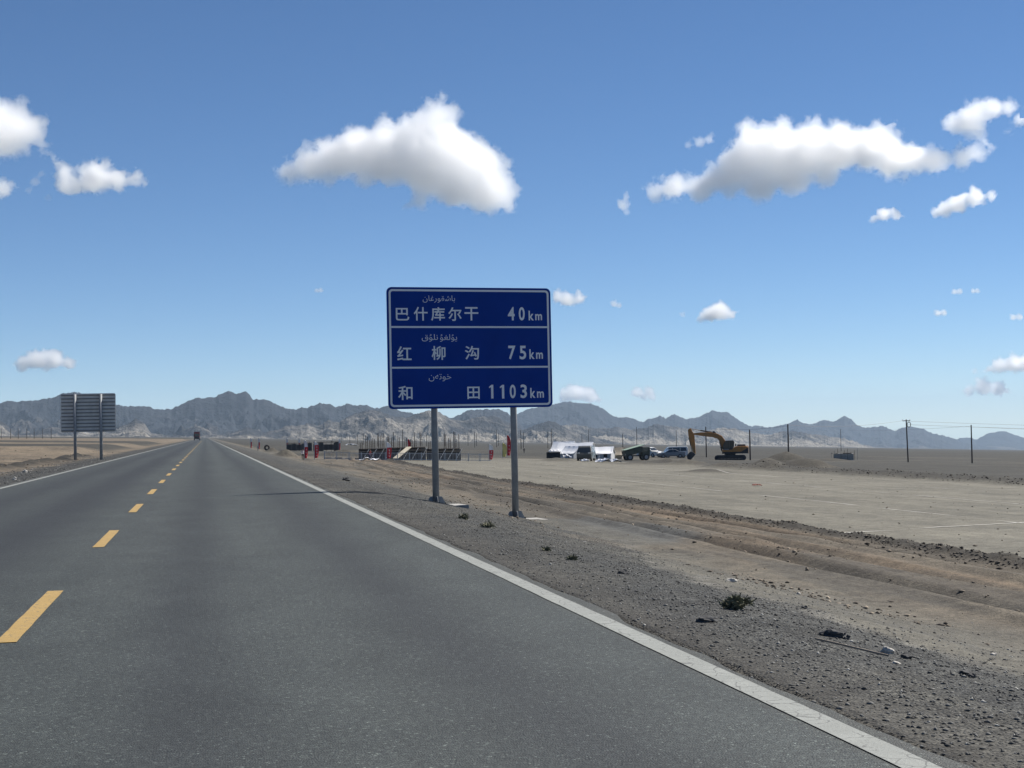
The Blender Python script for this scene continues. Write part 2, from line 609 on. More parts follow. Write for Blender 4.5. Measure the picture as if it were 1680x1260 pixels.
M = {}
M['ground'] = ground_material()
M['asphalt'] = asphalt_material()
M['white_paint'] = paint_material('white_road_paint', (0.235, 0.245, 0.225), 0.62)
M['yellow_paint'] = paint_material('yellow_road_paint', (0.34, 0.225, 0.07), 0.66)
M['mountain'] = rock_material('mountain_rock', (0.022, 0.026, 0.033), (0.128, 0.116, 0.10), 0.36, 0.82, 0.0030)
M['foothill'] = rock_material('foothill_rock', (0.034, 0.037, 0.042), (0.225, 0.207, 0.178), 0.24, 0.68, 0.004)
M['sign_blue'] = mat('blue_sign_sheeting', (0.003, 0.040, 0.26), 0.5, var=0.06, scale=1.2, spec=0.12)
M['sign_white'] = mat('white_sign_sheeting', (0.80, 0.80, 0.80), 0.4, var=0.03, scale=1.5)
M['galv'] = mat('galvanised_steel', (0.30, 0.31, 0.315), 0.75, metal=0.05, var=0.10, scale=5, bump=0.05)
M['alu'] = mat('aluminium_sheet', (0.66, 0.64, 0.60), 0.7, metal=0.0, var=0.08, scale=2.0)
M['rib'] = mat('shaded_rail', (0.24, 0.235, 0.225), 0.75, var=0.1, scale=3)  # rail colour darkened to stand in for the shade under the ribs
M['concrete'] = mat('concrete', (0.32, 0.31, 0.285), 0.9, var=0.12, scale=4, bump=0.25)
M['dark_steel'] = mat('dark_steel', (0.05, 0.05, 0.055), 0.6, metal=0.3, var=0.2)
M['rubber'] = mat('rubber', (0.022, 0.022, 0.024), 0.85, var=0.25, dirt=(0.07, 0.06, 0.05))
M['yellow'] = mat('worn_yellow_paint', (0.42, 0.165, 0.028), 0.5, var=0.14, scale=1.5, dirt=(0.24, 0.14, 0.05))
M['black'] = mat('black_paint', (0.02, 0.02, 0.022), 0.5, var=0.2)
M['glass'] = mat('dark_glass', (0.025, 0.032, 0.038), 0.08, var=0.1, spec=0.8)
M['white_car'] = mat('white_car_paint', (0.55, 0.55, 0.54), 0.3, var=0.05, scale=1, coat=0.4, dirt=(0.5, 0.47, 0.42))
M['silver_car'] = mat('silver_car_paint', (0.16, 0.165, 0.17), 0.35, metal=0.3, var=0.05, scale=1, coat=0.4)
M['van_dark'] = mat('dark_green_van_paint', (0.035, 0.045, 0.045), 0.4, var=0.1, scale=1, coat=0.3, dirt=(0.1, 0.09, 0.075))
M['army'] = mat('army_green_paint', (0.05, 0.065, 0.045), 0.6, var=0.15, scale=1.5, dirt=(0.10, 0.09, 0.07))
M['tarp_green'] = mat('faded_green_tarpaulin', (0.22, 0.30, 0.23), 0.7, var=0.1, scale=1.5)
M['tent_white'] = mat('white_tent_fabric', (0.86, 0.86, 0.86), 0.7, var=0.03, scale=0.8, bump=0.1, bscale=3)
M['tent_shade'] = mat('shaded_tent_fabric', (0.42, 0.43, 0.44), 0.8, var=0.08, scale=0.8)  # shadow on the white tents' gables, put into the wall colour as grey
M['tan_cloth'] = mat('tan_canvas', (0.30, 0.26, 0.20), 0.9, var=0.12, scale=1.0)
M['black_cloth'] = mat('black_shade_net', (0.03, 0.032, 0.036), 0.95, var=0.2)
M['red_cloth'] = mat('red_flag_cloth', (0.50, 0.03, 0.04), 0.8, var=0.12, scale=2.5)
M['white_cloth'] = mat('white_flag_cloth', (0.75, 0.74, 0.74), 0.8, var=0.06, scale=2.5)
M['yellow_cloth'] = mat('yellow_flag_cloth', (0.60, 0.52, 0.18), 0.8, var=0.1, scale=2.5)
M['wood'] = mat('weathered_timber', (0.24, 0.20, 0.155), 0.9, var=0.2, scale=2.0)
M['plank'] = mat('pale_plank', (0.50, 0.45, 0.35), 0.9, var=0.12, scale=2.0)
M['pole_wood'] = mat('tarred_pole', (0.055, 0.05, 0.048), 0.9, var=0.2, scale=2.0)
M['wire'] = mat('wire', (0.10, 0.10, 0.11), 0.6, var=0.1)
M['form'] = mat('dark_formwork', (0.055, 0.052, 0.052), 0.85, var=0.3, scale=1.3, dirt=(0.12, 0.10, 0.085))
M['rebar'] = mat('rusty_rebar', (0.075, 0.055, 0.045), 0.9, var=0.25, scale=3.0)
M['barrier'] = mat('grey_barrier_paint', (0.42, 0.44, 0.45), 0.6, var=0.1, scale=3.0)
M['stone_dark'] = mat('dark_stone', (0.06, 0.06, 0.06), 0.95, var=0.25, scale=9, bump=0.6, bscale=20)
M['stone_pale'] = mat('pale_stone', (0.42, 0.40, 0.36), 0.95, var=0.2, scale=9, bump=0.5, bscale=20)
M['plastic_sheet'] = mat('white_plastic_sheet', (0.78, 0.79, 0.82), 0.45, var=0.08, scale=2.0)
M['red_truck'] = mat('dark_red_truck_paint', (0.14, 0.018, 0.02), 0.45, var=0.12, scale=0.8)
M['lamp'] = mat('headlamp_glass', (0.6, 0.6, 0.58), 0.15, var=0.03)
M['tail'] = mat('red_lamp_glass', (0.4, 0.02, 0.02), 0.2, var=0.05)
M['shrub'] = mat('dry_shrub', (0.15, 0.15, 0.095), 0.9, var=0.25, scale=15)
M['chalk'] = mat('lime_line', (0.40, 0.39, 0.36), 0.95, var=0.15, scale=1.2, dirt=(0.30, 0.28, 0.235))


# ------------------------------------------------------------------ ground
def lines(*segs):
    out = []
    for a, b, st, gr in segs:
        p = a
        s = st
        while p < b:
            out.append(p)
            p += s
            s *= gr
    out.append(segs[-1][1])
    return np.array(out)


gx_r = lines((3.0, 9.4, 0.09, 1.0), (9.4, 18, 0.14, 1.0), (18, 60, 0.30, 1.008), (60, 400, 0.8, 1.02), (400, 10500, 8, 1.055))
gx_l = -lines((6.1, 16, 0.22, 1.0), (16, 60, 0.4, 1.02), (60, 5500, 2.0, 1.06))[::-1]
gx = np.concatenate([gx_l, np.array([-5.5, -2, 0.0, 2.5]), gx_r])
gy = np.concatenate([np.array([-700, -300, -120, -60, -30, -14, -5, 0]), lines((3.0, 45, 0.15, 1.001), (45, 260, 0.24, 1.0055), (260, 18200, 2.0, 1.03))])
X, Y = np.meshgrid(gx, gy)
Zl = land(X, Y)
inner = (X > -6.15) & (X < 3.05)
Zl = np.where(inner, -0.08, Zl)
Z = Zl + np.where(inner, 0, relief(X, Y)) * sstep(6000, 2500, Y)


def lerp(a, b, w):
    return a * (1 - w[..., None]) + b * w[..., None]


def rgb(*c):
    return np.array(c, float)


C_GRAVEL, C_SOIL, C_OCHRE = rgb(0.122, 0.124, 0.119), rgb(0.200, 0.173, 0.135), rgb(0.235, 0.183, 0.130)
C_PAD, C_PLAIN, C_BERM = rgb(0.232, 0.221, 0.182), rgb(0.078, 0.076, 0.066), rgb(0.075, 0.068, 0.056)
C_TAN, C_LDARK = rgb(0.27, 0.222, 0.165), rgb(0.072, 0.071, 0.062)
nzA = fbm(X / 3.0, Y / 4.0, 4, 201)
nzB = fbm(X / 11.0, Y / 14.0, 4, 203)
col = np.zeros(X.shape + (3,)) + C_PLAIN
stony = np.zeros(X.shape)
d = X - (berm_x(Y) + 0.5 * (fbm(Y / 6.0, X * 0, 3, 11) - 0.5))
# right of the road
w_soil = sstep(6.0, 9.3, X + 3.4 * (nzA - 0.5) + 2.2 * (nzB - 0.5)) * sstep(46.0, 44.0, X)
fan = np.exp(-(((X - 9.0 + 1.6 * (nzA - 0.5)) / 2.3) ** 2 + ((Y - 36.0) / 6.0) ** 2))
w_soil = w_soil * (1 - sstep(0.35, 0.6, fan))
soil = lerp(np.broadcast_to(C_SOIL, col.shape), C_OCHRE, sstep(0.42, 0.62, fbm(X / 0.9, Y / 22, 4, 205)) * sstep(-5.5, -2.0, d))
soil = lerp(soil, rgb(0.115, 0.106, 0.09), sstep(0.46, 0.60, fbm(X / 0.9, Y / 11, 4, 207)) * 0.8)
side = np.where(X > 0, 1.0, 0.0)
rc = lerp(np.broadcast_to(C_GRAVEL, col.shape), soil, w_soil)
strip_r = sstep(182, 170, Y)
rc = lerp(lerp(np.broadcast_to(C_GRAVEL, col.shape), np.broadcast_to(rgb(0.18, 0.16, 0.125), col.shape), w_soil), rc, strip_r)
padw = sstep(0.3, 0.8, d) * sstep(45.5, 44.5, X + 1.2 * (nzA - 0.5)) * sstep(188, 180, Y + 5 * (nzB - 0.5))
padc = np.broadcast_to(C_PAD, col.shape) * (0.66 + 0.44 * fbm(X / 0.9, Y / 30, 4, 209, 0.65) + 0.24 * fbm(X / 6, Y / 14, 4, 210))[..., None]
rc = lerp(rc, padc, padw)
plainw = np.clip(sstep(45.2, 46.8, X + 1.2 * (nzA - 0.5)) + sstep(184, 196, Y + 8 * (nzB - 0.5)) * sstep(8.5, 11, X), 0, 1)
plc = np.broadcast_to(C_PLAIN, col.shape) * (0.82 + 0.36 * fbm(X / 60, Y / 25, 4, 211))[..., None]
plc = lerp(plc, rgb(0.17, 0.155, 0.125), 0.7 * sstep(0.56, 0.7, fbm(X / 30, Y / 12, 4, 213)) * sstep(420, 230, Y))
rc = lerp(rc, plc, plainw)
bermw = np.exp(-(d / 0.30) ** 2) * sstep(182, 172, Y)
rc = lerp(rc, C_BERM, np.clip(bermw * 1.3, 0, 1))
d2 = X - (45.3 + 2.2 * (fbm(Y / 22.0, X * 0, 2, 61) - 0.5))
rc = lerp(rc, rgb(0.085, 0.082, 0.072), np.clip(np.exp(-(d2 / 1.1) ** 2) * 1.2, 0, 1) * sstep(140, 125, Y))
for (mx, my, rx, ry, mh) in MOUNDS:
    w = np.exp(-(((X - mx) / rx) ** 2 + ((Y - my) / ry) ** 2))
    rc = lerp(rc, rgb(0.105, 0.097, 0.08) if my > 120 else C_BERM, np.clip(w * 1.2, 0, 0.85))
# left of the road
w_tan = sstep(-7.8, -9.0, X + 1.6 * (nzA - 0.5))
lc = lerp(np.broadcast_to(C_GRAVEL * 0.8, col.shape), lerp(np.broadcast_to(C_TAN, col.shape), rgb(0.16, 0.135, 0.105), 0.85 * sstep(0.46, 0.62, fbm(X / 5, Y / 3, 4, 215))), w_tan)
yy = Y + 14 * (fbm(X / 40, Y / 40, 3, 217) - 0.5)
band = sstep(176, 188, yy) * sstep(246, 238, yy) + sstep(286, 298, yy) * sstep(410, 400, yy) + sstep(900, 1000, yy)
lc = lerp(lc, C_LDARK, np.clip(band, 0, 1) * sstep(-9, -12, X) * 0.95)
dl = X + 9.9 + 1.6 * (fbm(Y / 12.0, X * 0, 3, 97) - 0.5)
lc = lerp(lc, C_BERM * 0.8, np.clip(np.exp(-(dl / 0.8) ** 2) * 1.3, 0, 1) * sstep(70, 85, Y) * sstep(150, 135, Y))
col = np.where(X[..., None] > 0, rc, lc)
xb = 5.2 + 2.7 * sstep(17, 31, Y) + 1.3 * (nzA - 0.5) + 0.8 * (fbm(X / 0.5, Y / 0.8, 3, 225) - 0.5)
pale = sstep(-0.25, 0.5, X - xb) * sstep(9.8, 8.2, X)
rc = lerp(rc, rgb(0.215, 0.202, 0.165), pale * 0.75 * (1 - 0.6 * w_soil))
rc = lerp(rc, rgb(0.33, 0.32, 0.29), 0.6 * np.exp(-((X - xb - 0.15) / 0.22) ** 2) * sstep(0.45, 0.6, fbm(X / 0.25, Y / 0.5, 3, 227)) * sstep(40, 25, Y))
packed = sstep(3.9, 3.2, X + 0.5 * (nzA - 0.5))
rc = lerp(rc, rgb(0.092, 0.086, 0.074), packed * 0.7 * (1 - w_soil))
dusty = sstep(0.50, 0.66, fbm(X / 0.9, Y / 2.6, 4, 221)) * 0.7 + 0.5 * sstep(6.0, 8.0, X) * fbm(X / 0.6, Y / 0.9, 3, 223)
rc = lerp(rc, rgb(0.152, 0.148, 0.132), np.clip(dusty, 0, 0.8) * (1 - w_soil) * sstep(9.6, 9.0, X))
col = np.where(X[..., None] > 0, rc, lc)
stony = np.where(X > 0, (1 - 0.6 * pale) * (1 - 0.5 * packed) * (1 - w_soil) * sstep(9.5, 8.5, X) + 0.35 * w_soil * sstep(14, 13, X) + 0.25 * plainw, 1 - 0.6 * w_tan)


def grid_mesh(name, X, Y, Z, material, attrs=(), smooth=True):
    ny, nx = X.shape
    me = bpy.data.meshes.new(name)
    nv = nx * ny
    me.vertices.add(nv)
    me.vertices.foreach_set('co', np.stack([X, Y, Z], -1).reshape(-1).astype(np.float32))
    i = np.arange(nv).reshape(ny, nx)
    q = np.stack([i[:-1, :-1], i[:-1, 1:], i[1:, 1:], i[1:, :-1]], -1).reshape(-1, 4)
    nf = len(q)
    me.loops.add(nf * 4)
    me.loops.foreach_set('vertex_index', q.reshape(-1).astype(np.int32))
    me.polygons.add(nf)
    me.polygons.foreach_set('loop_start', np.arange(0, nf * 4, 4, dtype=np.int32))
    me.polygons.foreach_set('use_smooth', np.full(nf, smooth))
    for an, kind, arr in attrs:
        a = me.attributes.new(an, kind, 'POINT')
        if kind == 'FLOAT_COLOR':
            rgba = np.concatenate([arr.reshape(-1, 3), np.ones((nv, 1))], 1)
            a.data.foreach_set('color', rgba.reshape(-1).astype(np.float32))
        else:
            a.data.foreach_set('value', arr.reshape(-1).astype(np.float32))
    me.update()
    me.validate()
    me.materials.append(material)
    o = bpy.data.objects.new(name, me)
    COL.objects.link(o)
    return o


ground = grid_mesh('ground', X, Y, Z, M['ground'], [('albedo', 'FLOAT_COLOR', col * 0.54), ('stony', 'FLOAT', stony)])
tag(ground, 'gravel, brown soil and graded earth beside the road', kind='structure')

# ------------------------------------------------------------------ road
ry_ = np.concatenate([np.array([-120, -60, -30, -10.]), lines((0, 60, 0.25, 1.0), (60, 300, 0.6, 1.01), (300, 2600, 4, 1.03))])
cols_ = [ASPH_L - 0.05, ASPH_L, -4.0, -1.4, 1.0, ASPH_R, ASPH_R + 0.05]
RX = np.zeros((len(ry_), len(cols_)))
RZ = np.zeros_like(RX)
for k, c in enumerate(cols_):
    wob = 0.0
    if k in (0, 1):
        wob = -0.16 * (fbm(ry_ / 1.2, ry_ * 0 + 1.0, 4, 301) - 0.5)
    if k in (5, 6):
        wob = 0.16 * (fbm(ry_ / 1.2, ry_ * 0 + 8.0, 4, 303) - 0.5)
    RX[:, k] = c + wob
    RZ[:, k] = 0.006 if 0 < k < 6 else -0.10
road = grid_mesh('road', RX, np.repeat(ry_[:, None], len(cols_), 1), RZ, M['asphalt'], smooth=False)
tag(road, 'grey two-lane asphalt road running to the mountains', kind='structure')


def line_strip(name, x0, x1, y0, y1, z, m, step=0.5):
    ys = np.arange(y0, y1 + 1e-6, step) if y1 - y0 < 200 else np.concatenate([np.arange(y0, 80, 0.25), np.geomspace(80, y1, 160)])
    e0 = x0 + 0.005 * (fbm(ys / 0.5, ys * 0, 3, 401) - 0.5) * 2
    e1 = x1 + 0.005 * (fbm(ys / 0.5, ys * 0 + 4, 3, 403) - 0.5) * 2
    XX = np.stack([e0, e1], 1)
    o = grid_mesh(name, XX, np.repeat(ys[:, None], 2, 1), np.full(XX.shape, z), m, smooth=False)
    o.parent = road
    return o


line_strip('edge_line', LINE_R - 0.08, LINE_R + 0.08, -20, 2000, 0.011, M['white_paint'])
line_strip('edge_line', LINE_L - 0.08, LINE_L + 0.08, -20, 2000, 0.011, M['white_paint'])
y0, per = 11.62, 9.80
for k in range(-3, 60):
    ya = y0 + k * per
    line_strip('centre_dash', LINE_C - 0.074, LINE_C + 0.074, ya, ya + 0.405 * per, 0.011, M['yellow_paint'], 0.2)


# ------------------------------------------------------------------ mountains
SKY = [(-700, 650), (-420, 668), (-300, 655), (-160, 648), (-80, 655), (0, 661), (18, 657.5), (27, 660), (36, 657), (55, 658), (75, 654), (88, 652), (104, 645), (125, 643), (140, 649), (160, 655), (180, 663), (190, 665), (197, 664.5), (210, 667), (228, 666),
       (247, 668), (258, 671.5), (280, 670.5), (288, 668), (297, 663), (310, 657), (318, 655), (324, 651.5), (331, 654.5), (352, 651), (365, 645), (372, 642), (378, 641), (388, 646.5), (397, 643), (403, 642),
       (410, 648), (415, 655.5), (425, 655), (433, 655), (442, 658), (458, 665), (470, 670), (485, 672), (495, 668.5), (503, 669), (515, 665), (527, 661), (540, 663), (551, 668.5), (562, 664.5), (573, 662),
       (582, 666), (592, 664), (605, 665), (614, 670), (620, 669.5), (634, 665.5), (645, 668), (660, 675), (680, 679), (700, 677), (720, 678), (735, 684), (743, 686.5), (752, 681), (765, 674), (780, 672), (800, 671), (820, 672), (832, 677), (845, 690), (860, 700), (880, 712), (920, 725)]
SKY2 = [(740, 700), (800, 700), (830, 690), (845, 681), (858, 675), (870, 670), (900, 665), (915, 661), (925, 659), (938, 660), (948, 661), (957, 660.5), (968, 662.5), (978, 665), (988, 670), (1000, 679), (1018, 686), (1027, 684),
        (1042, 688), (1053, 693), (1062, 688.5), (1073, 686), (1083, 682), (1092, 686), (1100, 681.5), (1107, 679), (1118, 684), (1125, 686.5), (1132, 686.5), (1145, 684), (1155, 680), (1168, 673), (1180, 675.5), (1192, 675),
        (1205, 684), (1220, 695), (1235, 700), (1240, 698), (1257, 701), (1275, 699), (1290, 696), (1308, 689), (1322, 695), (1333, 697), (1345, 690), (1353, 688), (1367, 692), (1380, 684), (1385, 683), (1396, 686), (1405, 697), (1420, 702),
        (1440, 700), (1450, 699), (1468, 707), (1480, 702), (1490, 700), (1498, 699.5), (1505, 702), (1515, 703), (1530, 712), (1545, 713), (1570, 722), (1580, 726), (1620, 733), (1680, 745), (1800, 750)]
SKY3 = [(1480, 725), (1550, 725), (1570, 721), (1580, 719), (1590, 717), (1600, 720), (1605, 720), (1618, 712), (1635, 708), (1648, 707), (1660, 712), (1680, 718), (1720, 712), (1780, 700), (1850, 705), (1950, 716), (2100, 700), (2300, 715), (2600, 705), (2900, 720)]
FRONT = [(-500, 700), (-200, 690), (-60, 700), (-10, 688), (0, 690), (10, 697), (25, 712), (60, 708), (85, 700), (110, 703), (150, 710), (180, 704), (205, 697), (222, 686), (236, 693), (250, 712), (300, 716), (345, 714), (372, 712), (388, 706), (405, 700), (418, 704), (430, 708), (445, 707),
         (455, 706), (465, 701), (475, 697), (490, 699), (505, 694), (520, 698), (540, 690), (556, 693), (575, 681), (590, 676), (606, 672), (622, 675), (640, 681), (655, 684), (668, 684), (690, 677), (705, 673), (722, 677), (740, 688), (760, 690), (785, 684), (808, 681), (825, 688), (842, 698), (858, 705),
         (872, 700), (885, 694), (897, 691), (910, 692), (930, 702), (955, 712), (975, 718), (1000, 723), (1030, 728), (1060, 733)]
FRONT2 = [(880, 715), (900, 706), (918, 700), (940, 696), (960, 699), (985, 703), (1010, 700), (1035, 704), (1060, 701), (1078, 694), (1090, 698), (1110, 699), (1135, 704), (1160, 707), (1180, 702), (1205, 703), (1222, 709), (1240, 710), (1262, 714), (1280, 708), (1300, 706), (1318, 710), (1340, 713), (1362, 716), (1385, 719), (1410, 727), (1440, 735), (1480, 742), (1560, 745)]


def range_mesh(name, pts, dist, depth, material, nu, nv, seed, spur, rug, treebase=0.0, scree_lo=0.2, scree_k=0.9, px0=None, px1=None):
    px = np.linspace(pts[0][0], pts[-1][0], nu)
    py = np.interp(px, [p[0] for p in pts], [p[1] for p in pts])
    # fine jaggedness on the skyline
    jag = (fbm(px / 9.0, px * 0, 3, seed) - 0.5) * 2.0 + (ridged(px / 6.0, px * 0 + 2, 4, seed + 1, 0.6) - 0.45) * 3.2
    rays = np.array([ray(a, b) for a, b in zip(px, py - jag)])
    D = np.array([dist(a) for a in px])
    tx = rays[:, 0]
    crest = HCAM + rays[:, 2] * D                       # height of the crest at its distance
    v = np.concatenate([np.linspace(-1, 0, nv), np.linspace(0, 0.6, nv // 4)[1:]])
    VV, UU = np.meshgrid(v, np.arange(nu), indexing='ij')
    # spurs: the foot of the slope swings in and out
    Yw = D[None, :] + VV * depth
    Xw = tx[None, :] * D[None, :] + 0 * VV               # slopes run towards the viewer along +Y
    Xw = tx[None, :] * Yw
    base = land(Xw, Yw) - 6.0
    Hc = np.maximum(crest[None, :] - base, 0.0)
    wx = Xw + 120 * (fbm(Xw / 400, Yw / 400, 3, seed + 3) - 0.5)
    a = np.abs(VV)
    prof = np.where(VV < 0, (1 - a) ** 1.15, np.clip(1 - a / 0.6, 0, 1))
    sp = ridged((wx + 0.35 * Yw) / spur, Yw / (spur * 1.7), 5, seed + 5, 0.55)
    sp2 = ridged((wx - 0.4 * Yw) / (spur * 0.36), Yw / (spur * 0.55), 4, seed + 9, 0.6)
    carve = sstep(0.0, 0.12, a) * sstep(1.0, 0.7, a)
    h = Hc * (prof - carve * rug * ((1 - sp) * 0.80 + (1 - sp2) * 0.42) * prof ** 0.4)
    # secondary crests in front of the main one
    bumps = fbm(wx / (spur * 1.7), Yw / (spur * 1.4), 3, seed + 13)
    h += carve * Hc * 0.28 * sstep(0.48, 0.75, bumps) * prof ** 0.7
    h = np.minimum(h, Hc * (1 - 0.02 * sstep(0, 0.05, a)))
    # nothing in front may rise above the crest line seen from the road
    lim = HCAM + rays[None, :, 2] * Yw - base - 0.4
    h = np.where((VV < 0) & (lim > 0), np.minimum(h, lim), h)
    Zw = base + np.maximum(h, 0)
    Zw = np.where(h <= 0.01, base - 4.0, Zw)
    scree = np.clip(scree_lo + scree_k * (1 - prof) * (0.4 + 0.9 * sp), 0, 1.2)
    o = grid_mesh(name, Xw, Yw, Zw, material, [('scree', 'FLOAT', scree)])
    return o


mo = range_mesh('mountain_range', SKY, lambda p: 7200 + 0.6 * max(0, p - 500), 2300, M['mountain'], 1000, 150, 500, 260, 0.95, scree_lo=0.0, scree_k=0.8)
tag(mo, 'dark slate mountain range at the end of the road', kind='structure')
mo = range_mesh('mountain_range', SKY2, lambda p: 10500 + 4.0 * max(0, p - 950), 2600, M['mountain'], 700, 80, 600, 420, 0.6, scree_lo=0.0, scree_k=0.6)
tag(mo, 'blue hazy mountain range behind the tents and excavator', kind='structure')
mo = range_mesh('mountain_range', SKY3, lambda p: 15000, 2400, M['mountain'], 300, 50, 700, 500, 0.5, scree_lo=0.0, scree_k=0.5)
tag(mo, 'faint far mountain range behind the utility poles', kind='structure')
mo = range_mesh('foothills', FRONT, lambda p: 4700 + 0.9 * max(0, p - 300), 1300, M['foothill'], 1100, 130, 800, 150, 0.98, scree_lo=0.25, scree_k=0.9)
tag(mo, 'pale eroded foothills below the dark mountains', kind='structure')
mo = range_mesh('foothills', FRONT2, lambda p: 6200 + 1.5 * max(0, p - 900), 1300, M['foothill'], 700, 80, 900, 190, 0.85, scree_lo=0.35, scree_k=0.9)
tag(mo, 'pale rugged foothills behind the excavator', kind='structure')


# ------------------------------------------------------------------ text on the sign
def glyph_mesh(body, bold=0.0):
    cu = bpy.data.curves.new('lettering', 'FONT')
    cu.body = body
    cu.offset = bold
    cu.resolution_u = 4
    dm = [bpy.data.materials.new('tmp') for _ in range(4)]
    for m in dm:
        cu.materials.append(m)
    for k in range(len(body)):
        cu.body_format[k].material_index = k % 4
    ob = bpy.data.objects.new('lettering', cu)
    COL.objects.link(ob)
    dg = bpy.context.evaluated_depsgraph_get()
    dg.update()
    me = bpy.data.meshes.new_from_object(ob.evaluated_get(dg))
    bpy.data.objects.remove(ob)
    bpy.data.curves.remove(cu)
    V = [v.co.copy() for v in me.vertices]
    Fs = [(list(p.vertices), p.material_index) for p in me.polygons]
    bpy.data.meshes.remove(me)
    for m in dm:
        bpy.data.materials.remove(m)
    return V, Fs


def put_text(mb, body, box, bold=0.0, y=0.0):
    """Fit the text into box = (u0, u1, z0, z1) on the board's front face."""
    V, Fs = glyph_mesh(body, bold)
    xs = [v.x for v in V]
    ys = [v.y for v in V]
    x0, x1, a0, a1 = min(xs), max(xs), min(ys), max(ys)
    sx = (box[1] - box[0]) / (x1 - x0)
    sz = (box[3] - box[2]) / (a1 - a0)
    remap = {}
    verts, faces = [], []
    for f, mi in Fs:
        ff = []
        for i in f:
            k = (i, mi)
            if k not in remap:
                remap[k] = len(verts)
                v = V[i]
                verts.append((box[0] + (v.x - x0) * sx, y - 0.0004 * mi, box[2] + (v.y - a0) * sz))
            ff.append(remap[k])
        faces.append(ff)
    mb.add(verts, faces)


def rounded(u0, u1, z0, z1, r, n=6):
    out = []
    for cx_, cz_, a0 in ((u1 - r, z1 - r, 0), (u0 + r, z1 - r, 90), (u0 + r, z0 + r, 180), (u1 - r, z0 + r, 270)):
        for k in range(n + 1):
            a = R(a0 + 90 * k / n)
            out.append((cx_ + r * math.cos(a), cz_ + r * math.sin(a)))
    return out


def ring_band(mb, outer, inner_, y, back):
    n = len(outer)
    pts = [(p[0], y, p[1]) for p in outer] + [(p[0], y, p[1]) for p in inner_] + [(p[0], back, p[1]) for p in outer] + [(p[0], back, p[1]) for p in inner_]
    fs = []
    for k in range(n):
        j = (k + 1) % n
        fs += [(k, j, n + j, n + k), (k, 2 * n + k, 2 * n + j, j), (n + k, n + j, 3 * n + j, 3 * n + k)]
    mb.add(pts, fs)


# ------------------------------------------------------------------ the two road signs
YS = 40.5                                               # the sign's distance
vl, vr = ray(635.5, 575), ray(904.5, 568)
XL, XR = vl[0] * YS, vr[0] * YS
YAW = R(6.5)                                            # its far edge turned slightly away
z_top = HCAM + ray(768, 472)[2] * YS
z_bot = HCAM + ray(773, 669.5)[2] * YS
ca, sa = math.cos(YAW), math.sin(YAW)
sx0 = (XL + XR) / 2
uL = (vl[0] * YS - sx0) / (ca - vl[0] * sa)
uR = (vr[0] * YS - sx0) / (ca - vr[0] * sa)
SW, SH = uR - uL, z_top - z_bot
YS += (uL + uR) / 2 * sa
sx0 += (uL + uR) / 2 * ca
sign = empty('road_sign', (sx0, YS, 0.0), YAW, 'large blue distance sign with white Chinese, Uyghur and kilometre lettering on two grey posts', 'road sign')
B0 = -SW / 2


def board_xy(zx, zy):
    """Zoomed photograph coordinates on the board to the board's own plane."""
    left = 80 + 25 * (zy - 70) / 1125
    u = B0 + (zx - left) / 1500 * SW
    top = 70 - 5 * (zx - 80) / 1500
    hh = 1112 + 0
    zz = z_top - (zy - (top + (zy - 70) / 1125 * -18 * (zx - 80) / 1500)) / 1118 * SH
    return u, zz


mb = MB()
mb.prism(rounded(-SW / 2, SW / 2, z_bot, z_top, 0.13), -0.012, 0.012)
board = mb.build('board', [M['sign_blue']], sign)
t_ = 0.05
mb = MB()
ring_band(mb, rounded(-SW / 2 + 0.055, SW / 2 - 0.055, z_bot + 0.055, z_top - 0.055, 0.095), rounded(-SW / 2 + 0.055 + t_, SW / 2 - 0.055 - t_, z_bot + 0.055 + t_, z_top - 0.055 - t_, 0.06), -0.0155, -0.012)
mb.build('border', M['sign_white'], board)
for zy in (431, 801):
    zc = board_xy(840, zy)[1]
    mb = MB()
    mb.box((0, -0.0137, zc), (SW - 0.215, 0.003, 0.046))
    mb.build('divider', M['sign_white'], board)


def one_glyph():
    """The road digit 1: an upright with a short flag."""
    return [(0.45, 0.0), (1.0, 0.0), (1.0, 1.0), (0.55, 1.0), (0.0, 0.86), (0.0, 0.76), (0.45, 0.82)]


def text_part(name, items, bold):
    for body, x0, x1, ya, yb in items:
        mb = MB()
        u0, zt = board_xy(x0, ya)
        u1, zb = board_xy(x1, yb)
        off = 25 * ((yb - ya) / 2) / 1125 / 1500 * SW
        u0, u1 = u0 - off, u1 + off
        if body == '1':
            mb.add([(u0 + (u1 - u0) * a, -0.0150, zb + (zt - zb) * b) for a, b in one_glyph()], [(0, 1, 2, 3, 6), (3, 4, 5, 6)])
        else:
            put_text(mb, body, (u0, u1, zb, zt), bold, -0.0150)
        mb.build(name, M['sign_white'], board)


CB, DB = 0.014, 0.022
text_part('place_name', [('\u5df4', 165, 285, 262, 375), ('\u4ec0', 325, 450, 250, 375), ('\u5e93', 480, 605, 250, 375), ('\u5c14', 635, 757, 250, 375), ('\u5e72', 783, 910, 247, 370)], CB)
text_part('place_name', [('\u7ea2', 178, 307, 612, 740), ('\u67f3', 487, 612, 608, 735), ('\u6c9f', 788, 918, 605, 730)], CB)
text_part('place_name', [('\u548c', 190, 318, 975, 1102), ('\u7530', 812, 925, 980, 1092)], CB)
text_part('distance', [('4', 1182, 1246, 242, 366), ('0', 1284, 1340, 242, 366), ('k', 1376, 1425, 275, 364), ('m', 1438, 1502, 305, 362)], DB)
text_part('distance', [('7', 1188, 1255, 600, 726), ('5', 1292, 1354, 600, 726), ('k', 1384, 1433, 632, 722), ('m', 1447, 1511, 662, 720)], DB)
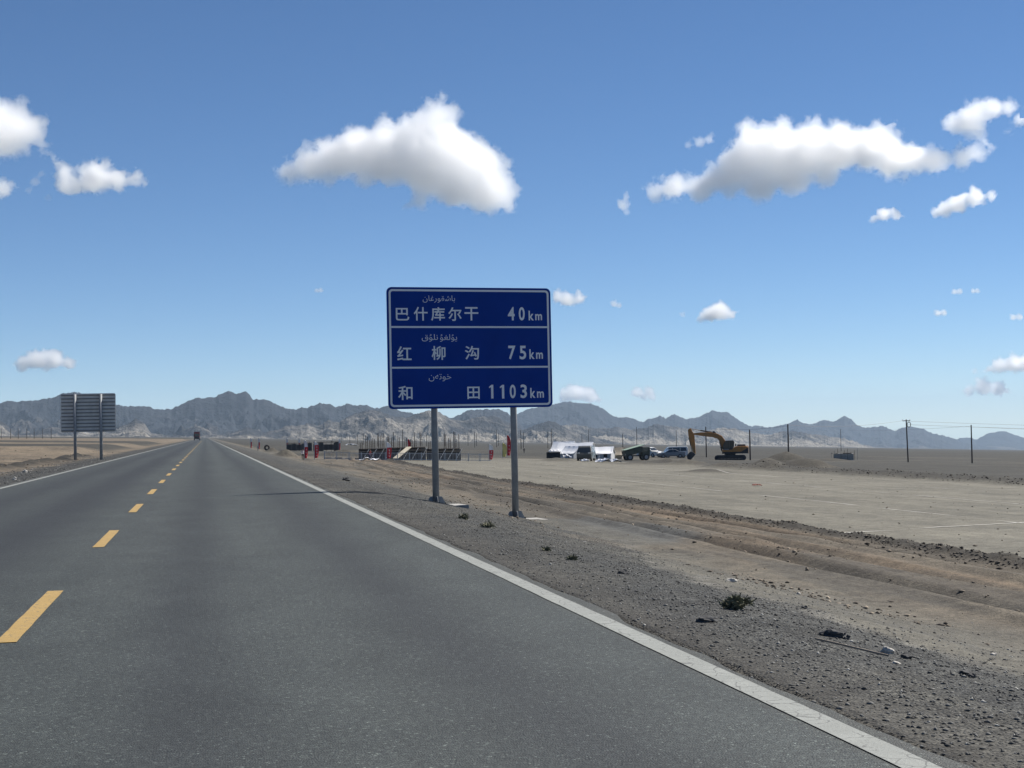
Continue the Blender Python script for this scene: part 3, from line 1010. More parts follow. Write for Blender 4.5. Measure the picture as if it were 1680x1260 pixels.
text_part('distance', [('1', 1012, 1051, 962, 1088), ('1', 1112, 1151, 962, 1088), ('0', 1202, 1258, 960, 1086), ('3', 1302, 1362, 958, 1084), ('k', 1393, 1442, 990, 1082), ('m', 1456, 1521, 1022, 1080)], DB)
text_part('uyghur_name', [('\ufee5\ufe8e\ufecf\ufead\ufeee\ufed8\ufeb7\ufe8e\ufe91', 405, 696, 143, 208)], -0.008)
text_part('uyghur_name', [('\ufed5\ufbd8\ufee0\ufee7', 398, 542, 500, 567), ('\ufbd8\ufed0\ufedf\ufbd8\ufef3', 562, 716, 500, 567)], -0.008)
text_part('uyghur_name', [('\ufee5\ufeea\ufe97\ufeee\ufea7', 463, 666, 866, 930)], -0.008)
for k in range(9):
    zc = z_bot + SH * (0.06 + 0.11 * k)
    mb = MB()
    mb.box((0, 0.030, zc), (SW - 0.12, 0.032, 0.05))
    mb.build('stiffener', M['alu'], sign)


def sign_post(parent, u, zg, ztop, r, yoff, pad):
    mb = MB()
    mb.tube((u, yoff, zg + 0.02), (u, yoff, ztop), r, 16)
    p = mb.build('post', M['galv'], parent, smooth=False)
    for pf in p.data.polygons:
        pf.use_smooth = len(pf.vertices) == 4
    if pad:
        mb = MB()
        mb.box((u, yoff, zg + 0.012), (0.52, 0.52, 0.024))
        bp_ = mb.build('base_plate', M['galv'], p)
        for a in (0, 90, 180, 270):
            dx_, dy_ = math.cos(R(a)), math.sin(R(a))
            tri = [(r * 0.9, 0.024), (0.25, 0.024), (0.25, 0.05), (0.16, 0.22), (r * 0.9, 0.23)]
            pts = []
            for s_ in (-0.007, 0.007):
                for (q, z) in tri:
                    pts.append((u + dx_ * q - dy_ * s_, yoff + dy_ * q + dx_ * s_, zg + z))
            n = len(tri)
            mb = MB()
            mb.add(pts, [list(range(n)), list(range(n, 2 * n))[::-1]] + [(k, (k + 1) % n, n + (k + 1) % n, n + k) for k in range(n)])
            mb.build('gusset', M['galv'], p)
            mb = MB()
            mb.tube((u + 0.2 * (dx_ - dy_), yoff + 0.2 * (dy_ + dx_), zg + 0.02), (u + 0.2 * (dx_ - dy_), yoff + 0.2 * (dy_ + dx_), zg + 0.075), 0.016, 6)
            mb.build('bolt', M['dark_steel'], p)
        mb = MB()
        mb.rbox((u + 0.19, yoff + 0.10, zg - 0.26), (1.18, 0.95, 0.52), 0.025)
        mb.build('footing', M['concrete'], parent)
    return p


for px_, py_ in ((715.5, 829), (846, 852.5)):
    u_ = (ray(px_, py_)[0] * YS - sx0) / ca
    for _ in range(6):                                  # where the post's ray meets the plane of the board
        yp = YS + u_ * sa + 0.135 * ca
        u_ = (ray(px_, py_)[0] * yp - sx0 + 0.135 * sa) / ca
    zg = HCAM + ray(px_, py_)[2] * yp
    sign_post(sign, u_, zg, z_top - 0.14, 0.087, 0.135, True)
    for zc in (z_bot + 0.35, z_bot + SH * 0.5, z_top - 0.4):
        mb = MB()
        mb.box((u_, 0.047, zc + 0.025), (0.24, 0.012, 0.06))
        mb.build('clamp', M['galv'], sign)

# the other carriageway's sign, seen from behind
Y2 = 113.0
a0, a1 = ray(99.5, 678), ray(190, 677)
X2c, W2 = (a0[0] + a1[0]) / 2 * Y2, (a1[0] - a0[0]) * Y2
zt2, zb2 = HCAM + ray(145, 645.5)[2] * Y2, HCAM + ray(145, 709)[2] * Y2
sign2 = empty('road_sign', (X2c, Y2, 0), R(-0.5), 'back of a large road sign with grey horizontal ribs and two posts', 'road sign')
mb = MB()
mb.prism(rounded(-W2 / 2, W2 / 2, zb2, zt2, 0.13), -0.012, 0.012)
bd = mb.build('board', M['alu'], sign2)
mb = MB()
mb.prism(rounded(-W2 / 2 + 0.01, W2 / 2 - 0.01, zb2 + 0.01, zt2 - 0.01, 0.12), 0.0125, 0.016)
mb.build('face_sheet', M['sign_blue'], bd)
for k in range(11):
    zc = zb2 + (zt2 - zb2) * (0.045 + 0.091 * k)
    mb = MB()
    mb.box((0, -0.034, zc), (W2 - 0.1, 0.042, 0.03))
    mb.box((0, -0.058, zc), (W2 - 0.1, 0.006, 0.085))
    mb.build('stiffener', M['rib'], sign2)
for px_, py_ in ((124, 752), (166.5, 750)):
    u_ = ray(px_, py_)[0] * Y2 - X2c
    xw = X2c + u_
    sign_post(sign2, u_, min(G(xw, Y2), HCAM + ray(px_, py_)[2] * Y2) - 0.1, zt2 - 0.05, 0.1, -0.165, False)


# ------------------------------------------------------------------ placing by pixel on the land
def stand(px, py, y=None):
    """Point on the ground below a photograph pixel, the turn that faces the viewer, metres per pixel."""
    if y is None:
        x, y = hit(px, py)
    else:
        x = ray(px, py)[0] * y
    return Vector((x, y, G(x, y))), -math.atan2(x, y), y / FPX


# ------------------------------------------------------------------ excavator
exP, exR, exS = stand(1200, 755)
exY = exP.y
PXM = FPX / exY * math.hypot(1, exP.x / exY) ** -1 if False else FPX / exY
exc = empty('excavator', exP - Vector((0, 0, 0.03)), exR, 'yellow crawler excavator with raised arched boom and bucket on the ground', 'excavator')
KE = math.cos(exR)                                      # pixels to metres across the line of sight


def E(zx, zy):
    return ((1110 + zx / 12.923 - 1200) * exS * KE * 1.02, (690 + 840 / 12.923 - (690 + zy / 12.923)) * exS)


def EP(*pts):
    return [E(a, b) for a, b in pts]


def rounded_track(x0, x1, y0_, y1_):
    (u0, z1), (u1, z0) = E(x0, y0_), E(x1, y1_)
    r = (z1 - z0) / 2
    return rounded(u0, u1, z0, z1, r * 0.96, 6)


for s_, nm in ((-1.25, 'track'), (1.25, 'track')):
    mb = MB()
    out = rounded_track(783, 1497, 728, 840)
    inn = rounded_track(812, 1468, 756, 812)
    ring = MB()
    n = len(out)
    ring.add([(p[0], s_ - 0.3, p[1]) for p in out] + [(p[0], s_ - 0.3, p[1]) for p in inn] + [(p[0], s_ + 0.3, p[1]) for p in out] + [(p[0], s_ + 0.3, p[1]) for p in inn],
             [f for k in range(n) for f in ((k, (k + 1) % n, n + (k + 1) % n, n + k), (2 * n + k, 3 * n + k, 3 * n + (k + 1) % n, 2 * n + (k + 1) % n),
                                            (k, 2 * n + k, 2 * n + (k + 1) % n, (k + 1) % n), (n + k, n + (k + 1) % n, 3 * n + (k + 1) % n, 3 * n + k))])
    # grousers
    (u0, zt_), (u1, zb_) = E(783, 728), E(1497, 840)
    for k in range(26):
        uu = u0 + 0.4 + (u1 - u0 - 0.8) * k / 25
        ring.box((uu, s_, zt_ + 0.012), (0.05, 0.6, 0.04))
    tr = ring.build('track', M['dark_steel'], exc)
    mb = MB()
    mb.prism(EP((860, 762), (1420, 762), (1440, 800), (840, 800)), s_ - 0.18, s_ + 0.18)
    mb.build('track_frame', M['black'], tr)
    for zx in (833, 1448):
        c = E(zx, 784)
        mb = MB()
        mb.tube((c[0], s_ - 0.22, c[1]), (c[0], s_ + 0.22, c[1]), 0.27, 14)
        mb.build('sprocket', M['dark_steel'], tr)
    for k in range(7):
        c = E(900 + k * 80, 806)
        mb = MB()
        mb.tube((c[0], s_ - 0.2, c[1]), (c[0], s_ + 0.2, c[1]), 0.1, 10)
        mb.build('roller', M['dark_steel'], tr)
mb = MB()
mb.prism(EP((1030, 705), (1240, 705), (1275, 760), (1300, 800), (960, 800), (1000, 760)), -0.95, 0.95)
mb.build('undercarriage', M['black'], exc)
c = E(1135, 700)
mb = MB()
mb.tube((c[0], 0, c[1] - 0.1), (c[0], 0, c[1] + 0.18), 0.75, 20)
mb.build('slew_ring', M['dark_steel'], exc)
body = MB().prism(EP((960, 655), (1545, 655), (1545, 560), (1525, 535), (1480, 528), (1300, 530), (1235, 550), (1190, 600), (960, 612)), -1.3, 1.3).build('upper_body', M['yellow'], exc, bevel=0.04)
MB().prism(EP((955, 692), (1548, 692), (1548, 652), (1440, 650), (955, 655)), -1.32, 1.32).build('lower_skirt', M['black'], exc)
MB().prism(EP((1390, 650), (1549, 650), (1549, 560)), -1.325, -1.24).build('black_decal', M['black'], body)
MB().prism(EP((1505, 690), (1556, 690), (1556, 548), (1540, 530), (1505, 530)), -1.22, 1.22).build('counterweight', M['yellow'], exc, bevel=0.04)
MB().prism(EP((1300, 530), (1492, 530), (1492, 500), (1475, 492), (1315, 492), (1300, 505)), -0.9, 1.0).build('engine_hood', M['black'], exc, bevel=0.03)
c = E(1268, 535)
c2 = E(1268, 478)
MB().tube((c[0], 0.6, c[1]), (c2[0], 0.6, c2[1]), 0.08, 8).build('exhaust', M['dark_steel'], exc)
cab = MB().prism(EP((985, 612), (972, 560), (985, 500), (1010, 440), (1045, 402), (1215, 400), (1238, 425), (1235, 500), (1215, 560), (1190, 605)), -1.28, -0.25).build('cab', M['black'], exc, bevel=0.03)
MB().prism(EP((1000, 575), (992, 540), (1005, 490), (1028, 445), (1055, 425), (1120, 425), (1120, 575)), -1.295, -1.282).build('window', M['glass'], cab)
MB().prism(EP((1136, 575), (1136, 425), (1205, 424), (1216, 440), (1212, 510), (1190, 560)), -1.295, -1.282).build('window', M['glass'], cab)
MB().prism(EP((1000, 600), (1115, 600), (1115, 588), (1000, 588)), -1.3, -1.283).build('hand_rail', M['galv'], cab)
boomp = EP((975, 600), (945, 560), (918, 470), (890, 400), (850, 355), (760, 325), (640, 310), (470, 285), (330, 262), (308, 245), (318, 228), (360, 222), (480, 213), (640, 208), (760, 223), (870, 248), (950, 290), (1010, 365), (1035, 410), (1035, 470), (1010, 560))
boom = MB().prism(boomp, -0.24, 0.24).build('boom', M['yellow'], exc, bevel=0.03)
stick = MB().prism(EP((185, 150), (240, 108), (262, 122), (285, 185), (322, 232), (335, 300), (345, 500), (352, 690), (325, 700), (290, 655), (268, 560), (240, 430), (197, 300)), -0.2, 0.2).build('stick', M['yellow'], exc, bevel=0.03)


def cyl(pa, pb, r, name, m, parent, yo=0.0):
    a, b = E(*pa), E(*pb)
    return MB().tube((a[0], yo, a[1]), (b[0], yo, b[1]), r, 10).build(name, m, parent)


c_ = cyl((735, 212), (470, 168), 0.1, 'hydraulic_cylinder', M['black'], boom)
cyl((470, 168), (250, 122), 0.055, 'rod', M['galv'], c_)
c_ = cyl((205, 320), (245, 500), 0.085, 'hydraulic_cylinder', M['black'], stick, 0.0)
cyl((245, 500), (268, 640), 0.05, 'rod', M['galv'], c_)
for yo in (-0.36, 0.36):
    c_ = cyl((960, 640), (930, 540), 0.1, 'hydraulic_cylinder', M['black'], boom, yo)
    cyl((930, 540), (895, 420), 0.06, 'rod', M['galv'], c_, yo)
MB().prism(EP((845, 250), (790, 188), (760, 188), (735, 212), (760, 225)), -0.12, 0.12).build('hose_bracket', M['black'], boom)
mb = MB()
mb.prism(EP((155, 705), (235, 632), (300, 650), (350, 688), (345, 705), (260, 790), (215, 865), (195, 842), (165, 800), (150, 745)), -0.55, 0.55)
bk = mb.build('bucket', M['dark_steel'], exc, bevel=0.02)
for k in range(5):
    yo = -0.45 + 0.225 * k
    MB().prism(EP((205, 830), (228, 845), (205, 895), (180, 893)), yo - 0.05, yo + 0.05).build('tooth', M['dark_steel'], bk)


# ------------------------------------------------------------------ tents
def tent(px, y, L, W, wall, ridge, rot, label, roofm, wallm, window=False, lift=0.0):
    p, r0, s = stand(px, 700, y)
    t = empty('ridge_tent', p - Vector((0, 0, 0.08)), r0 + R(rot), label, 'tent')
    wl = MB()
    w2, l2 = W / 2, L / 2
    z0 = 0
    wl.add([(-l2, -w2, z0), (l2, -w2, z0), (l2, w2, z0), (-l2, w2, z0), (-l2, -w2, wall), (l2, -w2, wall), (l2, w2, wall), (-l2, w2, wall), (-l2, 0, ridge), (l2, 0, ridge)],
           [(0, 1, 5, 4), (2, 3, 7, 6), (3, 0, 4, 8, 7), (1, 2, 6, 9, 5)])
    wl.build('wall', wallm, t)
    n = 10
    for sgn in (-1, 1):
        mb = MB()
        pts = []
        ov = 0.16
        for k in range(n + 1):
            u = -l2 - ov + (L + 2 * ov) * k / n
            sag = 0.05 * (vnoise(k * 1.7, sgn + px, 5) - 0.3) + 0.05 * math.sin(math.pi * k / n)
            for q in range(5):
                f = q / 4
                yy_ = sgn * (w2 + ov) * f
                zz = ridge + 0.03 + (wall - 0.10 - ridge) * f - sag - 0.10 * math.sin(math.pi * f)
                pts.append((u, yy_, zz))
        top = len(pts)
        pts += [(a, b, c2_ + 0.025) for a, b, c2_ in pts]
        fs = []
        for k in range(n):
            for q in range(4):
                i = k * 5 + q
                fs += [(i, i + 5, i + 6, i + 1), (top + i, top + i + 1, top + i + 6, top + i + 5)]
        for k in range(n):
            for q in (0, 4):
                i = k * 5 + q
                fs.append((i, i + 5, top + i + 5, top + i))
        for q in range(4):
            for k in (0, n):
                i = k * 5 + q
                fs.append((i, i + 1, top + i + 1, top + i))
        mb.add(pts, fs)
        mb.build('roof_sheet', roofm, t)
    dp = MB()
    dp.prism([(-0.45, 0), (0.45, 0), (0.3, wall * 1.15), (-0.3, wall * 1.15)], 0, 0.02)
    dr = dp.build('door_flap', M['black_cloth'], t)
    dr.rotation_euler = (0, 0, R(90))
    dr.location = (-l2 - 0.005, 0, 0.02)
    if window:
        for uu in (-0.2 * L, 0.25 * L):
            MB().box((uu, -w2 - 0.012, wall * 0.62), (0.5, 0.02, 0.5)).build('window_flap', M['black_cloth'], t)
    for sgn in (-1, 1):
        for uu in (-l2, 0, l2):
            MB().tube((uu, sgn * w2, wall - 0.05), (uu, sgn * (w2 + 0.9), 0.02), 0.012, 5).build('guy_rope', M['white_cloth'], t)
    return t


yt = hit(950, 752)[1]
tent(944, yt + 7, 4.6, 3.4, 0.95, 2.2, -16, 'long white ridge tent, largest, behind the dark van', M['tent_white'], M['tent_shade'])
tent(925, yt + 10.5, 2.8, 3.0, 0.95, 2.3, -22, 'small white ridge tent at the far end of the tent row', M['tent_white'], M['tent_shade'])
tent(939, yt + 2.2, 2.2, 2.4, 0.85, 1.7, -40, 'low white tent with its shade-grey gable beside the dark van', M['tent_white'], M['tent_shade'])
tent(986, yt + 1.5, 3.0, 2.8, 0.85, 1.65, -10, 'low white tent with a dark window, nearest the open field', M['tent_white'], M['tent_shade'], True)
tent(1008, yt + 5, 2.4, 2.4, 0.7, 1.6, -8, 'small tan canvas tent beside the white tents', M['tan_cloth'], M['tan_cloth'])

# dark shade-net stack left of the tents
p, r0, s = stand(908, 752)
nb = empty('covered_pallet', p - Vector((0, 0, 0.05)), r0, 'dark net covered stack with white bags on top, beside the tents', 'pallet')
MB().rbox((0, 0, 0.42), (1.75, 1.3, 0.84), 0.06).build('net_cover', M['black_cloth'], nb)
MB().tube((0.85, -0.75, 0.95), (1.4, -0.95, -0.02), 0.03, 6).build('prop', M['plank'], nb)


def lump(name, p, size, m, seed, parent=None, sub=2, rough=0.35, flat=0.0):
    """An irregular solid: stone, sack or clod."""
    bm = bmesh.new()
    bmesh.ops.create_icosphere(bm, subdivisions=sub, radius=1.0)
    rs = random.Random(seed)
    off = [rs.uniform(0, 50) for _ in range(3)]
    for v in bm.verts:
        n_ = float(vnoise(v.co.x * 1.4 + off[0] + v.co.z * 2.1, v.co.y * 1.4 + off[1] - v.co.z * 1.7, seed))
        k = 1 + rough * (n_ - 0.5) * 2
        v.co = Vector((v.co.x * size[0] * k, v.co.y * size[1] * k, max(v.co.z * k, -0.45) * size[2]))
    me = bpy.data.meshes.new(name)
    bm.to_mesh(me)
    bm.free()
    me.materials.append(m)
    o = bpy.data.objects.new(name, me)
    COL.objects.link(o)
    o.location = p
    o.rotation_euler = (0, 0, rs.uniform(0, 6))
    o.parent = parent
    return o


for k, (u, w) in enumerate(((-0.4, 0.3), (0.15, 0.36), (0.55, 0.25))):
    pp = nb.matrix_basis @ Vector((u, 0.0, 0.9)) if False else Vector((p.x + u, p.y, p.z + 0.9))
    o = lump('sack', pp, (w, 0.25, 0.16), M['white_cloth'], 40 + k)
    tag(o, ['small white sack at the edge of the dark net stack by the tents', 'middle white sack on top of the dark net stack by the tents', 'white sack on the dark net stack, nearest the tents'][k], 'sack', 'white sacks on the net stack')


# ------------------------------------------------------------------ vehicles
def wheel(parent, u, yv, r, w, z=None):
    z = r if z is None else z
    wh = MB()
    wh.tube((u, yv - w / 2, z), (u, yv + w / 2, z), r, 18)
    ty = wh.build('wheel', M['rubber'], parent)
    MB().tube((u, yv - w / 2 - 0.012, z), (u, yv + w / 2 + 0.012, z), r * 0.58, 12).build('rim', M['galv'], ty)
    return ty


def car(px, py, rot, label, cat, paint, prof, width, glass, wheels, y=None, name='parked_car', lamps=True, roof_rack=False):
    """Side outline PROF swept across the width with tumblehome, GLASS the side windows."""
    p, r0, s = stand(px, py, y)
    t = empty(name, p - Vector((0, 0, 0.02)), r0 + R(rot), label, cat)
    t.scale = (0.9, 0.9, 0.9)
    mb = MB()
    n = len(prof)
    w2 = width / 2
    zs = [q[1] for q in prof]
    zm = 0.55 * max(zs)
    pts = []
    for f in (-1, -0.93, 0.93, 1):
        for (u, z) in prof:
            tum = 1 - 0.16 * max(0, (z - zm) / (max(zs) - zm + 1e-6))
            shr = 0.985 if abs(f) == 1 else 1.0
            pts.append((u * shr, f * w2 * tum, z if abs(f) != 1 else zm + (z - zm) * 0.97))
    fs = [list(range(n)), list(range(3 * n, 4 * n))[::-1]]
    for b in range(3):
        fs += [(b * n + k, (b + 1) * n + k, (b + 1) * n + (k + 1) % n, b * n + (k + 1) % n) for k in range(n)]
    mb.add(pts, fs)
    bd_ = mb.build('body', paint, t)
    for sgn in (-1, 1):
        for g in glass:
            mg = MB()
            pp_ = []
            for (u, z) in g:
                tum = 1 - 0.16 * max(0, (z - zm) / (max(zs) - zm))
                pp_.append((u, sgn * (w2 * tum + 0.012), z))
            mg.add(pp_ + [(a, b - sgn * 0.02, c_) for a, b, c_ in pp_], [list(range(len(g))), list(range(len(g), 2 * len(g)))[::-1]])
            mg.build('side_window', M['glass'], t)
    # front and rear screens follow the outline
    for (i, j) in ((wheels[2]), (wheels[3])):
        a, b = Vector((prof[i][0], 0, prof[i][1])), Vector((prof[j][0], 0, prof[j][1]))
        nrm = Vector((b.z - a.z, 0, -(b.x - a.x)))
        nrm.normalize()
        if (a.x + b.x) * nrm.x < 0:
            nrm = -nrm
        aa, bb = a.lerp(b, 0.08) + nrm * 0.015, a.lerp(b, 0.92) + nrm * 0.015
        wa, wb = w2 * 0.86, w2 * 0.76
        if aa.z > bb.z:
            wa, wb = wb, wa
        MB().add([(aa.x, -wa, aa.z), (aa.x, wa, aa.z), (bb.x, wb, bb.z), (bb.x, -wb, bb.z)], [(0, 1, 2, 3)]).build('screen', M['glass'], t)
    for u in wheels[0]:
        for sgn in (-1, 1):
            wheel(t, u, sgn * (w2 - 0.1), wheels[1], 0.22)
    if lamps:
        x0, x1 = min(q[0] for q in prof), max(q[0] for q in prof)
        for sgn in (-1, 1):
            MB().rbox((x0 + 0.03, sgn * w2 * 0.72, zm * 0.98), (0.1, 0.3, 0.14), 0.02).build('headlamp', M['lamp'], t)
            MB().rbox((x1 - 0.03, sgn * w2 * 0.74, zm * 1.02), (0.08, 0.18, 0.22), 0.02).build('tail_lamp', M['tail'], t)
    if roof_rack:
        for sgn in (-1, 1):
            MB().tube((-0.9, sgn * 0.6, max(zs) + 0.06), (1.4, sgn * 0.6, max(zs) + 0.06), 0.03, 6).build('roof_rail', M['galv'], t)
    return t


SUV = [(-2.25, 0.35), (-2.3, 0.75), (-2.15, 0.98), (-1.15, 1.08), (-0.45, 1.66), (0.3, 1.74), (1.6, 1.7), (2.1, 1.2), (2.22, 0.95), (2.22, 0.4), (1.9, 0.3), (-2.0, 0.3)]
SUVG = [[(-0.95, 1.1), (-0.38, 1.58), (0.25, 1.62), (0.25, 1.1)], [(0.35, 1.1), (0.35, 1.62), (1.45, 1.58), (1.75, 1.15)]]
SED = [(-2.3, 0.35), (-2.32, 0.68), (-2.1, 0.86), (-1.1, 0.96), (-0.35, 1.42), (0.6, 1.46), (1.4, 1.05), (2.2, 0.98), (2.3, 0.75), (2.25, 0.4), (1.9, 0.3), (-2.0, 0.3)]
SEDG = [[(-0.95, 0.98), (-0.3, 1.36), (0.2, 1.38), (0.2, 0.98)], [(0.28, 0.98), (0.28, 1.38), (0.6, 1.38), (1.15, 1.02)]]
VAN = [(-2.1, 0.4), (-2.12, 0.85), (-1.95, 1.05), (-1.35, 1.75), (-1.1, 1.9), (1.9, 1.92), (2.08, 1.7), (2.12, 0.9), (2.08, 0.4), (1.8, 0.3), (-1.9, 0.3)]
VANG = [[(-1.55, 1.1), (-1.2, 1.68), (-0.6, 1.72), (-0.6, 1.1)], [(-0.5, 1.1), (-0.5, 1.72), (0.7, 1.72), (0.7, 1.1)], [(0.8, 1.1), (0.8, 1.72), (1.75, 1.72), (1.85, 1.15)]]
yc = hit(1066, 750)[1]
car(1066, 750, 140, 'white sport utility vehicle parked behind the green tipper', 'car', M['white_car'], SUV, 1.8, SUVG, ((-1.4, 1.35), 0.36, (3, 4), (6, 7)), roof_rack=True)
car(1101, 751, 8, 'silver sedan car parked in front of the white minivan', 'car', M['silver_car'], SED, 1.75, SEDG, ((-1.4, 1.4), 0.33, (3, 4), (5, 6)))
car(1108, 744, 6, 'white minivan parked behind the silver sedan', 'van', M['white_car'], VAN, 1.65, VANG, ((-1.35, 1.3), 0.33, (2, 3), (6, 7)), y=hit(1101, 751)[1] + 5.5, name='parked_van')
car(962, 756, 82, 'dark van parked facing the road in front of the white tents', 'van', M['van_dark'], [(u, z * 1.0) for u, z in VAN], 1.85, VANG, ((-1.35, 1.3), 0.34, (2, 3), (6, 7)), name='parked_van')

# small green tipper with its bed raised
p, r0, s = stand(1044, 756)
tp = empty('tipper_truck', p - Vector((0, 0, 0.02)), r0 + R(18), 'small army green tipper truck with raised faded bed cover', 'truck')
MB().rbox((1.0, 0, 1.0), (1.0, 1.5, 1.1), 0.08).build('cab', M['army'], tp, bevel=0)
MB().box((0.9, -0.757, 1.25), (0.6, 0.02, 0.42)).build('side_window', M['glass'], tp)
MB().box((0.1, 0, 0.55), (3.0, 0.7, 0.14)).build('chassis', M['black'], tp)
rt = Matrix.Rotation(R(14), 3, 'Y').inverted()
bdt = MB()
bdt.box((-0.45, 0, 1.05), (2.2, 1.5, 0.6), rt)
bedo = bdt.build('tipping_bed', M['army'], tp)
MB().box((-0.38, 0, 1.52), (2.5, 1.75, 0.06), rt).build('bed_cover', M['tarp_green'], bedo)
for u in (-1.0, 1.0):
    for sgn in (-1, 1):
        wheel(tp, u, sgn * 0.68, 0.38, 0.24)
for sgn in (-1, 1):
    MB().rbox((-1.48, sgn * 0.55, 0.75), (0.06, 0.2, 0.2), 0.02).build('lamp', M['lamp'], tp)

# oncoming truck far down the road
yk = 720.0
tr = empty('lorry', (ray(323, 720)[0] * yk, yk, 0.01), 0, 'dark red lorry coming towards the viewer far down the road', 'truck')
MB().rbox((0, 1.0, 2.0), (2.5, 2.0, 2.5), 0.12).build('cab', M['red_truck'], tr)
MB().rbox((0, 6.0, 2.35), (2.55, 7.5, 2.9), 0.06).build('cargo_box', M['red_truck'], tr)
MB().box((0, -0.012, 2.45), (2.1, 0.02, 0.85)).build('windscreen', M['glass'], tr)
MB().box((0, -0.014, 1.35), (1.6, 0.02, 0.6)).build('grille', M['black'], tr)
MB().rbox((0, -0.03, 0.75), (2.5, 0.16, 0.35), 0.03).build('bumper', M['black'], tr)
for sgn in (-1, 1):
    MB().rbox((sgn * 0.98, -0.04, 1.0), (0.35, 0.08, 0.2), 0.02).build('headlamp', M['lamp'], tr)
    MB().rbox((sgn * 1.42, 0.1, 2.4), (0.18, 0.1, 0.6), 0.03).build('mirror', M['black'], tr)
    for yv in (0.9, 7.2, 8.5):
        w_ = MB()
        w_.tube((sgn * 1.2 - 0.15, yv, 0.5), (sgn * 1.2 + 0.15, yv, 0.5), 0.5, 14)
        w_.build('wheel', M['rubber'], tr)


# ------------------------------------------------------------------ poles and wires
def pole(px, ptop, pbase, y=None, label='', arm=False, r=0.11, lean=0.0):
    p, r0, s = stand(px, pbase, y)
    top = HCAM + ray(px, ptop)[2] * p.y
    h = top - p.z
    t = empty('utility_pole', p - Vector((0, 0, 0.25)), r0, label, 'utility pole', 'utility poles on the plain')
    MB().tube((0, 0, 0), (lean, 0, h + 0.25), r, 10, r * 0.72).build('shaft', M['pole_wood'], t)
    if arm:
        MB().box((lean, 0, h + 0.05), (1.1, 0.09, 0.09)).build('crossarm', M['pole_wood'], t)
        for u in (-0.5, 0.5):
            MB().tube((lean + u, 0, h + 0.09), (lean + u, 0, h + 0.25), 0.04, 6).build('insulator', M['concrete'], t)
    return Vector((p.x + lean, p.y, top))


tips = {}
RP = [(1294, 696, 757, 'utility pole on the dirt mounds beside the excavator'), (1380, 704, 741, 'utility pole behind the concrete pit'), (1490, 688, 758, 'tallest utility pole, carrying a hanging coil, on the open plain'),
      (1595, 697, 760, 'utility pole on the open plain at the far side from the excavator'), (1231, 705, 755, 'utility pole close behind the excavator counterweight'), (1159, 700, 750, 'utility pole seen through the excavator arm'),
      (1110, 706, 738, 'utility pole behind the white minivan'), (1045, 700, 737, 'utility pole behind the green tipper truck'), (1022, 712, 739, 'utility pole between the tan tent and the green tipper'),
      (966, 704, 735, 'tall utility pole rising behind the long white tent'), (955, 711, 734, 'shorter utility pole rising behind the long white tent'), (905, 703, 737, 'utility pole beside the dark net stack'),
      (899, 709, 735, 'thin far utility pole beside the dark net stack'), (855, 706, 737, 'utility pole on the plain to the right of the blue sign posts'), (859, 709, 735, 'thin far utility pole next to the one right of the sign posts')]
for a in RP:
    tips[a[0]] = pole(a[0], a[1], a[2], None, a[3], a[0] in (1490,), lean=-0.12 if a[0] == 1490 else 0.0)
for k, (px, pt, pb) in enumerate(sorted([(815, 705, 734), (818, 710, 732), (779, 708, 734), (782, 711, 732), (747, 709, 737), (753, 712, 735), (745, 708, 740), (680, 709, 735), (661, 705, 735), (646, 709, 735), (637, 712, 733), (620, 711, 733), (700, 713, 732), (768, 713, 731), (596, 711, 730), (587, 713, 729), (574, 713, 728), (560, 714, 727), (545, 714, 727), (690, 712, 731), (730, 712, 732)])):
    pole(px, pt, pb, None, ORD[k] + ' thin far utility pole from the left in the row behind the building site', r=0.10)
for k, px in enumerate((2, 17.5, 30, 44, 56, 70, 84)):
    pole(px, 703, 716, 620.0 + px, ORD[k] + ' small utility pole from the left frame edge, far beyond the sign back', r=0.12)
# coil hung on the tallest pole
tp_ = tips[1490]
bm = bmesh.new()
mbc = MB()
for k in range(12):
    a, b = 2 * math.pi * k / 12, 2 * math.pi * (k + 1) / 12
    mbc.tube((0.28 * math.cos(a), 0, 0.36 * math.sin(a)), (0.28 * math.cos(b), 0, 0.36 * math.sin(b)), 0.05, 6)
co = mbc.build('cable_coil', M['black'])
co.location = (tp_.x + 0.36, tp_.y - 0.05, tp_.z - 0.75)
tag(co, 'black cable coil hanging on the tallest utility pole', 'cable')


def wire(a, b, sag, label, dz=0.0):
    mbw = MB()
    n = 14
    pts = []
    for k in range(n + 1):
        f = k / n
        q = a.lerp(b, f)
        q.z -= 4 * sag * f * (1 - f) - dz
        pts.append(q)
    for k in range(n):
        mbw.tube(pts[k], pts[k + 1], 0.014, 4)
    o = mbw.build('overhead_wire', M['wire'])
    tag(o, label, 'wire', 'overhead wires between the poles')


farR = Vector((tips[1490].x + 70, tips[1490].y - 55, tips[1490].z - 1.5))
farR2 = Vector((tips[1595].x + 60, tips[1595].y - 10, tips[1595].z - 2))
wire(tips[1294], tips[1490], 0.5, 'overhead wire from the mound pole to the tallest pole', -0.1)
wire(tips[1380], tips[1595], 0.5, 'overhead wire from the pit pole to the next pole on the plain', -0.2)
wire(tips[1231], tips[1380], 0.5, 'overhead wire from the excavator pole to the pit pole', -0.2)
wire(tips[1159], tips[1294], 0.4, 'overhead wire from above the excavator boom to the mound pole', -0.2)
wire(tips[1490], tips[1490] + Vector((75, -8, -2.7)), 0.4, 'upper overhead wire leaving the tallest pole out of view', -0.25)
wire(tips[1490], tips[1490] + Vector((75, -8, -2.7)), 0.4, 'lower overhead wire leaving the tallest pole out of view', -0.75)
wire(tips[1595], tips[1595] + Vector((80, -8, -2.9)), 0.5, 'overhead wire leaving the last pole on the plain', -0.3)


# ------------------------------------------------------------------ building site behind the fence
ysite = 156.0


